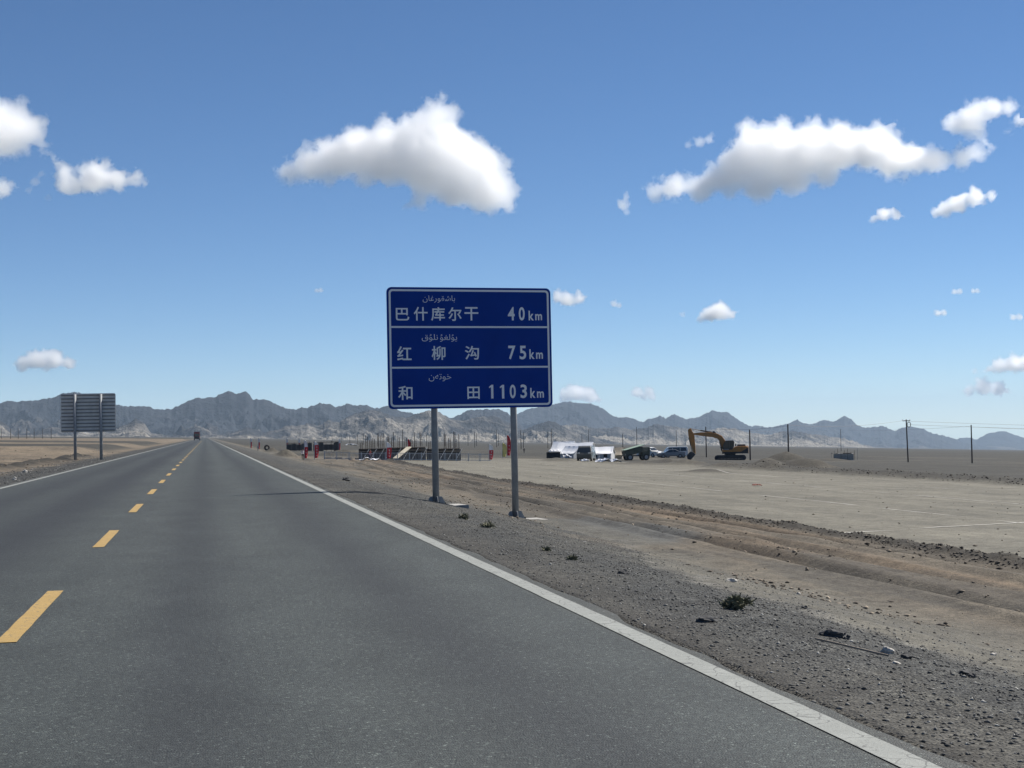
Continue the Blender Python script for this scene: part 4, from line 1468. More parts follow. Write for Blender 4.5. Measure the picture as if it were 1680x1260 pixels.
def site_x(px, y=ysite):
    return ray(px, 740)[0] * y


def site_pt(px, py, y):
    v = ray(px, py)
    return Vector((v[0] * y, y, HCAM + v[2] * y))


# barrier panels
def barrier():
    t = empty('barrier_panel', (0, 0, 0))
    Lb = 1.22
    for u in (0,):
        MB().box((u, 0, 0.42), (0.09, 0.07, 0.84)).build('post', M['barrier'], t)
    MB().box((Lb / 2, 0, 0.76), (Lb - 0.1, 0.045, 0.05)).build('rail', M['barrier'], t)
    MB().box((Lb / 2, 0, 0.14), (Lb - 0.1, 0.045, 0.05)).build('rail', M['barrier'], t)
    for k in range(7):
        MB().box((Lb * (k + 1) / 8, 0, 0.45), (0.025, 0.025, 0.57)).build('bar', M['barrier'], t)
    return t


proto = barrier()
bp0, bp1 = Vector((site_x(532), ysite, 0)), Vector((site_x(806, 158.0), 158.0, 0))
nb_ = 14
ang = math.atan2(bp1.y - bp0.y, bp1.x - bp0.x)
for k in range(nb_):
    o = proto if k == 0 else copy_tree(proto)
    q = bp0.lerp(bp1, k / nb_)
    o.location = (q.x, q.y, G(q.x, q.y) - 0.04)
    o.rotation_euler = (0, math.atan(0.0357), ang)
    f_ = (bp1 - bp0).length / nb_ / 1.22
    o.scale = (f_, 1, 1)
    lab = ORD[k] + ' grey steel barrier panel from the road end of the fence before the site'
    if k == 0:
        lab = 'grey steel barrier panel at the road end of the fence, beside the red feather flag'
    if k == nb_ - 1:
        lab = 'grey steel barrier panel ending the fence before the open ground'
    tag(o, lab, 'barrier', 'barrier panels before the building site')

# formwork of the foundation with starter bars
fw0 = 159.5
for (pa, pb, ptop, pbot, lab, nbar) in ((589, 640, 735, 753, 'dark timber formwork bay with braces and starter bars at the road end of the site', 7),
                                       (641, 700, 733, 753, 'dark timber formwork bay with braces behind the near sign post', 6),
                                       (701, 757, 735, 752, 'dark timber formwork bay with low bars beside the open ground', 5)):
    xa, xb = site_x(pa, fw0), site_x(pb, fw0)
    zg = G((xa + xb) / 2, fw0)
    zt_ = HCAM + ray((pa + pb) / 2, ptop)[2] * fw0
    t = empty('formwork', ((xa + xb) / 2, fw0, zg - 0.05), 0, lab, 'formwork')
    W_ = xb - xa - 0.12
    H_ = zt_ - zg
    MB().box((0, 0.9, H_ * 0.5), (W_, 0.12, H_)).build('back_wall', M['form'], t)
    npn = 7
    for k in range(npn):
        hh = H_ * (0.62 + 0.36 * random.random())
        MB().box((-W_ / 2 + W_ * (k + 0.5) / npn, 0.0, hh * 0.5), (W_ / npn - 0.04, 0.06, hh)).build('panel', M['form'], t)
    MB().box((0, 0.02, H_ * 0.78), (W_ + 0.1, 0.14, 0.1)).build('waler', M['wood'], t)
    MB().box((0, 0.45, H_ * 0.97), (W_ * 0.9, 0.5, 0.06)).build('walkway', M['wood'], t)
    for k in range(4):
        u = -W_ / 2 + W_ * (k + 0.2) / 4
        MB().tube((u, -0.75, 0.05), (u + 0.8, -0.08, H_ * 0.95), 0.022, 6).build('brace', M['barrier'], t)
    for k in range(nbar):
        u = -W_ / 2 + W_ * (k + 0.5) / nbar + random.uniform(-0.15, 0.15)
        top = H_ + random.uniform(0.7, 1.7)
        mbb = MB()
        for dx_ in (-0.09, 0.09):
            for dy_ in (0.35, 0.55):
                mbb.tube((u + dx_, dy_, H_ * 0.3), (u + dx_ + random.uniform(-0.03, 0.03), dy_, top + random.uniform(-0.15, 0.1)), 0.016, 5)
        for q in range(3):
            zq = H_ + (top - H_) * (q + 1) / 4
            mbb.box((u, 0.45, zq), (0.2, 0.22, 0.02))
        mbb.build('starter_bars', M['rebar'], t)

# pale gangway plank up to the formwork
a, b = site_pt(648, 752.5, 157.4), site_pt(671, 733.5, 159.4)
dv = b - a
o = MB().box((0, 0, 0), (dv.length, 0.55, 0.09)).build('gangway', M['plank'])
o.location = (a + b) / 2
o.rotation_euler = dv.to_track_quat('X', 'Z').to_euler()
tag(o, 'pale timber gangway sloping up onto the dark formwork', 'gangway')

# further formwork down the road
yf = 255.0
for (pa, pb, ptop, lab, nbar) in ((470, 512, 725, 'low dark formwork far off, nearest the road', 3), (514, 556, 723, 'low dark formwork far off with a black end wall', 3)):
    xa, xb = site_x(pa, yf), site_x(pb, yf)
    zg = G((xa + xb) / 2, yf)
    H_ = max(HCAM + ray((pa + pb) / 2, ptop)[2] * yf - zg, 0.6)
    t = empty('formwork', ((xa + xb) / 2, yf, zg - 0.05), 0, lab, 'formwork')
    for k in range(5):
        W_ = (xb - xa) / 5
        MB().box((-(xb - xa) / 2 + W_ * (k + 0.5), 0, H_ * 0.42), (W_ - 0.02, 0.15, H_ * (0.45 + 0.45 * random.random()))).build('panel', M['form'], t)
        MB().box((-(xb - xa) / 2 + W_ * (k + 0.5), -0.12, H_ * 0.4), (0.06, 0.06, H_ * random.uniform(0.7, 1.3))).build('soldier', M['rebar'], t)
    MB().box((0, 0.5, H_ * 0.9), (xb - xa, 0.9, 0.1)).build('walkway', M['wood'], t)
    MB().box(((xb - xa) / 2 - 0.3, 0.3, H_ * 0.5), (0.5, 0.6, H_ * 0.8)).build('end_wall', M['form'], t)

# timber beams on the pale bank
for k, px in enumerate((538, 555, 572, 588)):
    pp = site_pt(px, 739, 164.0)
    zz = G(pp.x, 164.0)
    o = MB().rbox((0, 0, 0), (0.75, 0.2, 0.14), 0.01).build('timber_beam', M['wood'])
    o.location = (pp.x, 164.0, zz + 0.05)
    o.rotation_euler = (0, 0.03, 0.1 * (k - 1.5))
    tag(o, ['dark timber beam on the pale bank nearest the red feather flags', 'second dark timber beam from the red flags on the pale bank', 'third dark timber beam from the red flags on the pale bank', 'dark timber beam on the bank nearest the formwork'][k], 'beam', 'timber beams on the bank')


# ------------------------------------------------------------------ feather flags
def flag(px, ptop, pbase, label, m1, m2, split, wpx, y=None, lean=0.0):
    p, r0, s = stand(px, pbase, y)
    h = HCAM + ray(px, ptop)[2] * p.y - p.z
    t = empty('feather_flag', p - Vector((0, 0, 0.05)), r0 + R(12), label, 'flag', 'feather flags round the site')
    w = wpx * s
    MB().tube((0, 0, 0), (lean * 0.5, 0, h), 0.025, 6).build('pole', M['barrier'], t)
    n = 12

    def edge(f):
        return w * (0.30 + 0.70 * math.sin(math.pi * (0.12 + 0.80 * f)) ** 0.7) * (1.0 if f < 0.8 else math.sqrt(max(0.02, 1 - ((f - 0.8) / 0.2) ** 2)))

    def ban(f0, f1, name, m):
        pts = []
        for k in range(n + 1):
            f = f0 + (f1 - f0) * k / n
            z = h * (0.12 + 0.87 * f)
            for q in range(4):
                u = edge(f) * q / 3
                pts.append((lean * 0.5 * f + 0.03 + u, 0.10 * w * math.sin(6 * f + 2.2 * q), z))
        top = len(pts)
        pts += [(a_, b_ + 0.012, c_) for a_, b_, c_ in pts]
        fs = []
        for k in range(n):
            for q in range(3):
                i = k * 4 + q
                fs += [(i, i + 1, i + 5, i + 4), (top + i, top + i + 4, top + i + 5, top + i + 1)]
            for q in (0, 3):
                i = k * 4 + q
                fs.append((i, i + 4, top + i + 4, top + i))
        MB().add(pts, fs).build(name, m, t)
    ban(0, split, 'banner', m1)
    ban(split + 0.004, 1, 'banner_top', m2)
    # white characters painted down the banner
    for k in range(4):
        f = 0.14 + 0.17 * k
        if f < split - 0.08 and m1 is M['red_cloth']:
            mbk = MB()
            sz_ = edge(f) * 0.16
            zc = h * (0.12 + 0.87 * f)
            for dx_, dz_, sx_, sz2 in ((0, 0.7, 1.8, 0.35), (0, -0.5, 1.4, 0.35), (0.1, 0.1, 0.4, 2.2)):
                mbk.box((0.03 + edge(f) * 0.5 + dx_ * sz_, -0.10 * w - 0.02, zc + dz_ * sz_), (sx_ * sz_, 0.006, sz2 * sz_))
            mbk.build('character', M['white_cloth'], t)


flag(499.5, 721, 752, 'red feather flag with a white top beside the standing person', M['red_cloth'], M['white_cloth'], 0.62, 5.5, y=153.0)
flag(516, 723, 752, 'tall red feather flag with a short white top, lowest to the ground', M['red_cloth'], M['white_cloth'], 0.78, 7.0, y=152.0)
flag(634.5, 724, 752, 'red feather flag with a white top in front of the dark formwork', M['red_cloth'], M['white_cloth'], 0.66, 8.0, y=154.0)
flag(669, 719, 746, 'small red feather flag at the head of the pale gangway', M['red_cloth'], M['red_cloth'], 0.7, 5.0, y=160.8)
flag(802.5, 727, 752, 'red and white feather flag at the end of the barrier fence', M['red_cloth'], M['white_cloth'], 0.6, 7.0, y=158.6)
flag(824, 726, 746, 'yellow feather flag between the two sign posts', M['yellow_cloth'], M['yellow_cloth'], 0.7, 8.0, y=186.0)
flag(832, 713, 745, 'red feather flag half hidden by the right sign post', M['red_cloth'], M['red_cloth'], 0.7, 6.5, y=190.0)
for k, (px, lab) in enumerate(((411, 'far red and white flag nearest the road'), (424, 'far red and white flag just past the blue clothed person'), (470, 'far red and white flag by the low dark formwork'), (490, 'far red and white flag before the standing person'), (556, 'far red and white flag at the end of the low dark formwork'))):
    flag(px, 717.5 + 0.01 * (px - 400), 727, lab, M['red_cloth'], M['white_cloth'], 0.6, 2.2, y=262.0)


# ------------------------------------------------------------------ people
def person(px, pbase, hpx, label, top, legs, y=None, turn=0.0, stoop=0.0, hat=None):
    p, r0, s = stand(px, pbase, y)
    h = hpx * s
    k = h / 1.72
    J = {'pelvis': (0, 0, 0.95, 0.15), 'waist': (0, 0.02, 1.08, 0.125), 'chest': (0, 0.03 - 0.3 * stoop, 1.30, 0.155), 'neck': (0, 0.02 - 0.4 * stoop, 1.47, 0.06), 'head': (0, -0.01 - 0.45 * stoop, 1.58, 0.095), 'crown': (0, 0.0 - 0.45 * stoop, 1.70, 0.075)}
    for sg, n_ in ((-1, 'l'), (1, 'r')):
        st = 0.05 * sg
        J.update({'hip' + n_: (0.10 * sg, 0, 0.90, 0.10), 'knee' + n_: (0.12 * sg, -0.03 - st, 0.50, 0.068), 'ankle' + n_: (0.13 * sg, 0.02 + st, 0.09, 0.048), 'toe' + n_: (0.14 * sg, -0.15 + st, 0.03, 0.042),
                  'sh' + n_: (0.19 * sg, 0.03 - 0.3 * stoop, 1.40, 0.065), 'el' + n_: (0.26 * sg, 0.02 - 0.45 * stoop, 1.12, 0.048), 'wr' + n_: (0.24 * sg, -0.14 - 0.55 * stoop, 0.90, 0.036), 'ha' + n_: (0.22 * sg, -0.2 - 0.55 * stoop, 0.83, 0.038)})
    idx = {n_: i for i, n_ in enumerate(J)}
    ed = [('pelvis', 'waist'), ('waist', 'chest'), ('chest', 'neck'), ('neck', 'head'), ('head', 'crown')]
    for n_ in 'lr':
        ed += [('pelvis', 'hip' + n_), ('hip' + n_, 'knee' + n_), ('knee' + n_, 'ankle' + n_), ('ankle' + n_, 'toe' + n_), ('chest', 'sh' + n_), ('sh' + n_, 'el' + n_), ('el' + n_, 'wr' + n_), ('wr' + n_, 'ha' + n_)]
    me = bpy.data.meshes.new('person')
    me.from_pydata([tuple(c_ * k for c_ in v[:3]) for v in J.values()], [(idx[a_], idx[b_]) for a_, b_ in ed], [])
    o = bpy.data.objects.new('person', me)
    COL.objects.link(o)
    sk = o.modifiers.new('skin', 'SKIN')
    for i, v in enumerate(J.values()):
        me.skin_vertices[0].data[i].radius = (v[3] * k, v[3] * k * 0.85)
    me.skin_vertices[0].data[0].use_root = True
    o.modifiers.new('smooth', 'SUBSURF').levels = 1
    o.modifiers['smooth'].render_levels = 1
    m = bpy.data.materials.new('clothes')
    t = nodes_of(m)
    tc = N(t, 'ShaderNodeTexCoord')
    sx = N(t, 'ShaderNodeSeparateXYZ')
    t.links.new(tc.outputs['Object'], sx.inputs[0])
    zz = mth(t, 'DIVIDE', sx.outputs['Z'], h)
    hc = hat or (0.02, 0.02, 0.02)
    cc = ramp(t, zz, [(0.0, (0.03, 0.03, 0.03)), (0.05, legs), (0.55, top), (0.855, (0.32, 0.2, 0.14)), (0.955, hc)])
    t.nodes[-1].color_ramp.interpolation = 'CONSTANT'
    t.links.new(cc, t.nodes['Principled BSDF'].inputs['Base Color'])
    t.nodes['Principled BSDF'].inputs['Roughness'].default_value = 0.9
    me.materials.append(m)
    o.location = p - Vector((0, 0, 0.02))
    o.rotation_euler = (0, 0, r0 + R(turn))
    tag(o, label, 'person')
    return o


person(497, 752, 18, 'person in white top and dark trousers standing by the red flags', (0.55, 0.55, 0.55), (0.03, 0.035, 0.03), y=153.6, turn=30)
p_ = person(606, 741, 17, 'worker in red top with orange helmet on the formwork', (0.30, 0.06, 0.05), (0.03, 0.04, 0.10), y=157.9, turn=60, stoop=0.5, hat=(0.6, 0.22, 0.03))
person(423, 736, 9, 'far person in blue clothes standing beside the road', (0.05, 0.08, 0.2), (0.03, 0.04, 0.09), y=250.0, turn=100)
person(860, 744, 9.5, 'dark clothed person standing on the plain right of the sign post', (0.03, 0.03, 0.035), (0.025, 0.025, 0.03), y=262.0, turn=10)

# ------------------------------------------------------------------ concrete pit with starter bars
pp, r0, s = stand(1384, 754)
ct = empty('concrete_pit', pp - Vector((0, 0, 0.06)), r0, 'low grey concrete pit with bars standing round it', 'concrete pit')
w_, h_ = 34 * s, 11 * s
MB().box((0, -0.9, h_ / 2), (w_, 0.16, h_)).build('wall', M['concrete'], ct)
MB().box((0, 0.9, h_ / 2), (w_, 0.16, h_)).build('wall', M['concrete'], ct)
for sg in (-1, 1):
    MB().box((sg * (w_ / 2 - 0.09), 0, h_ / 2), (0.16, 1.62, h_ - 0.01)).build('wall', M['concrete'], ct)
MB().box((w_ * 0.18, 0.2, h_ + 0.08), (w_ * 0.42, 0.9, 0.16)).build('dark_lid', M['form'], ct)
MB().box((-w_ * 0.22, 0.1, h_ + 0.04), (w_ * 0.32, 0.9, 0.08)).build('pale_slab', M['concrete'], ct)
for k in range(9):
    u = -w_ * 0.62 + w_ * 1.32 * k / 8
    hh = h_ * (1.25 + 0.6 * (k % 3) / 2)
    MB().tube((u, -1.3 if k % 2 else 1.2, 0), (u + 0.02, -1.3 if k % 2 else 1.2, hh), 0.03, 6).build('bar', M['galv'] if k in (0, 1, 8) else M['rebar'], ct)
MB().tube((-w_ * 0.62, -1.3, h_ * 1.1), (-w_ * 0.3, -1.3, h_ * 1.1), 0.025, 6).build('rail', M['rebar'], ct)


# ------------------------------------------------------------------ plastic sheets, stones, shrubs, litter
def sheet(px, py, wpx, dm, label, seed, m=None, hgt=0.22):
    p, r0, s = stand(px, py)
    w = wpx * s
    nu, nv = 26, 14
    u = np.linspace(-0.5, 0.5, nu)
    v = np.linspace(-0.5, 0.5, nv)
    V_, U_ = np.meshgrid(v, u, indexing='ij')
    wob = 0.25 * (fbm(U_ * 3 + seed, V_ * 3, 2, seed) - 0.5)
    xx = p.x + (U_ + wob) * w
    yy_ = p.y + (V_ + 0.3 * (fbm(U_ * 4, V_ * 3 + seed, 2, seed + 2) - 0.5)) * dm
    zz = land(xx, yy_) + relief(xx, yy_) + 0.03 + hgt * ridged(U_ * 4.5 + seed, V_ * 3.0, 4, seed + 4) * (1 - (2 * np.abs(U_)) ** 3 * 0.7)
    o = grid_mesh('plastic_sheet', xx, yy_, zz, m or M['plastic_sheet'], smooth=False)
    md = o.modifiers.new('thickness', 'SOLIDIFY')
    md.thickness = 0.01
    tag(o, label, 'plastic sheet')


sheet(999, 759, 38, 2.2, 'crumpled white plastic sheet on the ground in front of the tents', 3, hgt=0.55)
sheet(960, 758, 12, 1.0, 'small crumpled white plastic sheet before the dark van', 8, hgt=0.4)
sheet(606, 755.5, 34, 2.4, 'white plastic sheet lying before the formwork', 5, hgt=0.25)
sheet(930, 752, 16, 1.0, 'white and dark plastic sheet leaning by the net stack', 9, hgt=0.6)
sheet(1242, 797.5, 12, 0.7, 'small reddish sheet lying on the graded earth', 12, mat('faded_red_sheet', (0.42, 0.16, 0.11), 0.8), 0.1)
sheet(577, 731.5, 18, 2.0, 'far white sheets on the plain behind the pale bank', 15, hgt=0.7)

STONES = [(1368, 1043, 40, 12, 'stone_dark', 'large flat dark rock on the gravel verge'), (1390, 1048, 14, 8, 'stone_dark', 'small dark rock against the large flat one'), (1456, 1071, 20, 11, 'stone_pale', 'pale rounded stone near the thin stick'),
          (1486, 1081, 18, 9, 'stone_dark', 'dark stone just right of the pale rounded one'), (1470, 1090, 12, 4, 'stone_pale', 'flat pale stone below the pale rounded one'), (1582, 1108, 24, 8, 'stone_dark', 'dark slab near the edge of the frame'), (1596, 1112, 12, 6, 'stone_dark', 'small dark stone touching the dark slab by the frame edge'),
          (1199, 955, 18, 6, 'stone_pale', 'flat pale brick-like stone on the brown soil'), (1022, 943, 17, 9, 'stone_dark', 'dark jagged stone alone on the verge'), (568, 789, 11, 6, 'stone_dark', 'dark stone on the verge left of the sign'), (1310, 976, 6, 4, 'stone_pale', 'small white stone on the brown soil'),
          (1320, 1001, 12, 6, 'stone_dark', 'dark clod between the shrub and the flat dark rock'), (1160, 1020, 26, 9, 'stone_dark', 'dark clod below the green shrub'), (24, 787, 5, 4, 'stone_pale', 'white stone at the left frame edge'), (41, 775, 6, 4, 'stone_pale', 'white stone on the soil below the sign back'), (1690 - 60, 1075, 10, 5, 'stone_pale', 'small pale stone at the right frame edge')]
for k, (px, py, wpx, hpx, mm, lab) in enumerate(STONES):
    p, r0, s = stand(px, py)
    o = lump('stone', p + Vector((0, 0, hpx * s * 0.25)), (wpx * s * 0.55, wpx * s * 0.42, hpx * s * 0.75), M[mm], 60 + k, sub=3, rough=0.5)
    o.rotation_euler = (0, 0, r0 + 0.2 * math.sin(k))
    tag(o, lab, 'stone')
p0, r0, s = stand(1338, 1056)
p1, _, _ = stand(1455, 1082)
mbs = MB()
for k in range(6):
    f, g = k / 6, (k + 1) / 6
    mbs.tube(p0.lerp(p1, f) + Vector((0, 0.02 * math.sin(5 * f), 0.025)), p0.lerp(p1, g) + Vector((0, 0.02 * math.sin(5 * g), 0.025)), 0.007, 6)
tag(mbs.build('stick', M['wood']), 'thin brown stick lying on the gravel verge', 'stick')


def shrub(px, py, wpx, hpx, label, n=260):
    p, r0, s = stand(px, py)
    t = empty('shrub', p - Vector((0, 0, 0.02)), 0, label, 'shrub')
    w, h = wpx * s / 2, hpx * s
    mbt, mbl = MB(), MB()
    rs = random.Random(int(px))
    for k in range(26):
        a = rs.uniform(0, 6.28)
        e = rs.uniform(0.25, 1.0)
        tip = Vector((w * e * math.cos(a), w * e * math.sin(a), h * rs.uniform(0.35, 1.0) * (1.1 - 0.5 * e)))
        mid = tip * 0.5 + Vector((0, 0, h * 0.12))
        mbt.tube((0, 0, 0), mid, 0.006, 4, 0.004)
        mbt.tube(mid, tip, 0.004, 4, 0.002)
        for q in range(n // 26):
            f = rs.uniform(0.3, 1.05)
            c_ = mid.lerp(tip, max(0, (f - 0.5) * 2)) if f > 0.5 else Vector((0, 0, 0)).lerp(mid, f * 2)
            dv = Vector((rs.gauss(0, 1), rs.gauss(0, 1), rs.gauss(0.3, 0.8))).normalized() * rs.uniform(0.03, 0.07)
            sd = dv.cross(Vector((rs.gauss(0, 1), rs.gauss(0, 1), rs.gauss(0, 1)))).normalized() * 0.008
            mbl.add([c_ - sd, c_ + sd, c_ + dv + sd * 0.3, c_ + dv - sd * 0.3], [(0, 1, 2, 3)])
    mbt.build('stems', M['wood'], t)
    lv = mbl.build('foliage', M['shrub'], t)


shrub(1207, 1002, 54, 26, 'largest dry green shrub on the gravel verge', 900)
shrub(938, 918, 16, 9, 'small dry tuft on the verge beyond the largest shrub', 300)
shrub(760, 851, 26, 11, 'dry tuft between the two sign posts, nearer the first', 400)
shrub(800, 866, 26, 11, 'dry tuft just in front of the second sign post', 400)
shrub(895, 905, 14, 7, 'tiny dry tuft in front of the second sign post footing', 250)

# upright tyre far along the verge
p, r0, s = stand(438, 733, 252.0)
tyre = MB()
for k in range(20):
    a, b = 2 * math.pi * k / 20, 2 * math.pi * (k + 1) / 20
    tyre.tube((0.34 * math.cos(a), 0, 0.48 + 0.34 * math.sin(a)), (0.34 * math.cos(b), 0, 0.48 + 0.34 * math.sin(b)), 0.14, 8)
o = tyre.build('tyre', M['rubber'])
o.location = p
o.rotation_euler = (0, 0, r0 + 0.2)
tag(o, 'black tyre standing upright beside the far road edge', 'tyre')

# lime lines on the graded earth
for k, (xa, ya, xb, yb, lab) in enumerate(((14.6, 35.0, 25.0, 42.6, 'white lime line crossing the graded earth at an angle'), (22.0, 38, 22.6, 150, 'long white lime line along the graded earth, nearest the road'), (29.5, 50, 30.5, 150, 'long white lime line along the middle of the graded earth'), (36.5, 70, 37.0, 150, 'long white lime line along the far part of the graded earth'))):
    n = int(math.hypot(xb - xa, yb - ya) / 0.5)
    f = np.linspace(0, 1, n)
    cx_ = xa + (xb - xa) * f + 0.15 * (fbm(f * 30, f * 0, 3, 800 + k) - 0.5)
    cy_ = ya + (yb - ya) * f
    wv = 0.055 * np.clip(3.0 * fbm(f * n / 5, f * 0 + 2, 3, 820 + k) - 1.1, 0.0, 1) + 0.002
    dx_, dy_ = (yb - ya), -(xb - xa)
    l_ = math.hypot(dx_, dy_)
    XX = np.stack([cx_ - dx_ / l_ * wv, cx_ + dx_ / l_ * wv], 1)
    YY = np.stack([cy_ - dy_ / l_ * wv, cy_ + dy_ / l_ * wv], 1)
    o = grid_mesh('lime_line', XX, YY, land(XX, YY) + relief(XX, YY) + 0.012, M['chalk'])
    tag(o, lab, kind='structure')


# loose gravel: too many to count
def scatter(name, n, xlo, xhi, ylo, yhi, smin, smax, m, label, mask=None, power=1.0, seed=1):
    rg = np.random.default_rng(seed)
    u = rg.random(n)
    y = ylo * (yhi / ylo) ** u
    x = xlo + (xhi - xlo) * rg.random(n)
    if mask is not None:
        k = mask(x, y, rg)
        x, y = x[k], y[k]
    n = len(x)
    sz = smin + (smax - smin) * rg.random(n) ** 4.5
    z = land(x, y) + relief(x, y)
    O = np.array([(1, 0, 0), (-1, 0, 0), (0, 1, 0), (0, -1, 0), (0, 0, 1), (0, 0, -1)], float)
    F = np.array([(0, 2, 4), (2, 1, 4), (1, 3, 4), (3, 0, 4), (2, 0, 5), (1, 2, 5), (3, 1, 5), (0, 3, 5)])
    P = O[None] * (0.6 + 0.8 * rg.random((n, 6, 1))) * sz[:, None, None] * np.stack([0.7 + 0.6 * rg.random(n), 0.7 + 0.6 * rg.random(n), 0.45 + 0.4 * rg.random(n)], -1)[:, None, :]
    a = rg.random(n) * 6.28
    ca_, sa_ = np.cos(a)[:, None], np.sin(a)[:, None]
    P = np.stack([P[..., 0] * ca_ - P[..., 1] * sa_, P[..., 0] * sa_ + P[..., 1] * ca_, P[..., 2]], -1) + (rg.random((n, 6, 3)) - 0.5) * sz[:, None, None] * 0.5
    P += np.stack([x, y, z + sz * 0.12], -1)[:, None, :]
    me = bpy.data.meshes.new(name)
    me.vertices.add(n * 6)
    me.vertices.foreach_set('co', P.reshape(-1).astype(np.float32))
    q = (F[None] + (np.arange(n) * 6)[:, None, None]).reshape(-1)
    me.loops.add(len(q))
    me.loops.foreach_set('vertex_index', q.astype(np.int32))
    me.polygons.add(n * 8)
    me.polygons.foreach_set('loop_start', np.arange(0, n * 24, 3, dtype=np.int32))
    tone = np.repeat(0.4 + 1.1 * rg.random(n) ** 1.3 + (rg.random(n) > 0.95) * 1.6, 6)
    at = me.attributes.new('tone', 'FLOAT', 'POINT')
    at.data.foreach_set('value', tone.astype(np.float32))
    me.update()
    me.materials.append(m)
    o = bpy.data.objects.new(name, me)
    COL.objects.link(o)
    tag(o, label, kind='stuff')


def tone_mat(name, col):
    m = mat(name, col, 0.95, var=0.1, scale=30)
    t = m.node_tree
    b = t.nodes['Principled BSDF']
    at = N(t, 'ShaderNodeAttribute', _attribute_name='tone')
    src = b.inputs['Base Color'].links[0].from_socket
    cb = N(t, 'ShaderNodeCombineColor')
    for i in range(3):
        t.links.new(at.outputs['Fac'], cb.inputs[i])
    t.links.new(mixc(t, 1.0, src, cb.outputs[0], 'MULTIPLY'), b.inputs['Base Color'])
    return m


M['pebble'] = tone_mat('verge_pebble', (0.106, 0.106, 0.100))
M['clod'] = tone_mat('soil_clod', (0.135, 0.112, 0.085))
M['dark_clod'] = tone_mat('windrow_clod', (0.065, 0.057, 0.046))
scatter('gravel', 90000, 2.99, 9.0, 5.5, 60, 0.003, 0.017, M['pebble'], 'loose grey gravel on the road verge', lambda x, y, r: (r.random(len(x)) < sstep(9.2, 7.0, x) * (1 - 0.8 * sstep(-0.2, 0.6, x - (5.2 + 2.7 * sstep(17, 31, y))))) & (r.random(len(x)) < 0.12 + 0.88 * sstep(2.99, 3.3, x)), seed=2)
scatter('gravel', 9000, -9.2, -6.2, 20, 140, 0.008, 0.05, M['pebble'], 'loose grey gravel on the far road verge', seed=3)
scatter('rubble', 22000, 7.2, 14.5, 8, 150, 0.006, 0.05, M['clod'], 'brown clods strewn over the soil strip', lambda x, y, r: r.random(len(x)) < sstep(0.46, 0.62, fbm(x / 1.3, y / 7.0, 3, 131)) + 0.06, seed=4)
scatter('rubble', 9000, -0.42, 0.42, 18, 170, 0.008, 0.045, M['dark_clod'], 'dark clods along the graded windrow', lambda x, y, r: (x.__iadd__(berm_x(y) + 0.5 * (fbm(y / 6.0, x * 0, 3, 11) - 0.5)) is not None) & (r.random(len(x)) < 2), seed=5)
scatter('rubble', 1500, 14.5, 45, 28, 180, 0.006, 0.05, M['clod'], 'small clods strewn over the graded earth', seed=8)
scatter('rubble', 5000, -1.4, 1.4, 40, 132, 0.012, 0.09, M['dark_clod'], 'dark clods along the far windrow of the graded earth', lambda x, y, r: (x.__iadd__(45.3 + 2.2 * (fbm(y / 22.0, x * 0, 2, 61) - 0.5)) is not None) & (r.random(len(x)) < 2), seed=9)
scatter('rubble', 5000, -40, -8.5, 50, 180, 0.012, 0.10, M['clod'], 'brown clods on the soil beside the sign back', seed=6)


# ------------------------------------------------------------------ clouds: lit volumes of droplets
def cloud_material(name, scale, dens, lo=0.0, hi=0.05):
    m = bpy.data.materials.new(name)
    t = nodes_of(m)
    t.nodes.clear()
    out = N(t, 'ShaderNodeOutputMaterial')
    pv = N(t, 'ShaderNodeVolumePrincipled')
    at = N(t, 'ShaderNodeAttribute', _attribute_name='density')
    tc = N(t, 'ShaderNodeTexCoord')
    n1 = noise_tex(t, tc.outputs['Object'], scale, 3, 0.6)
    vo = N(t, 'ShaderNodeTexVoronoi', Scale=scale * 1.5)
    t.links.new(tc.outputs['Object'], vo.inputs['Vector'])
    dis = mth(t, 'ADD', mth(t, 'MULTIPLY', mth(t, 'SUBTRACT', n1, 0.5), 1.5), mth(t, 'MULTIPLY', mth(t, 'SUBTRACT', vo.outputs['Distance'], 0.45), 0.34))
    n2 = noise_tex(t, tc.outputs['Object'], scale * 3.6, 4, 0.7)
    dis = mth(t, 'ADD', dis, mth(t, 'MULTIPLY', mth(t, 'SUBTRACT', n2, 0.5), 1.1))
    e = mth(t, 'SUBTRACT', mth(t, 'SUBTRACT', at.outputs['Fac'], 0.24), dis)
    mr = N(t, 'ShaderNodeMapRange')
    mr.inputs[1].default_value = lo
    mr.inputs[2].default_value = hi
    mr.inputs[3].default_value = 0.0
    mr.inputs[4].default_value = dens
    t.links.new(e, mr.inputs[0])
    t.links.new(mr.outputs[0], pv.inputs['Density'])
    pv.inputs['Color'].default_value = (1, 1, 1, 1)
    pv.inputs['Anisotropy'].default_value = 0.74
    t.links.new(pv.outputs[0], out.inputs['Volume'])
    return m


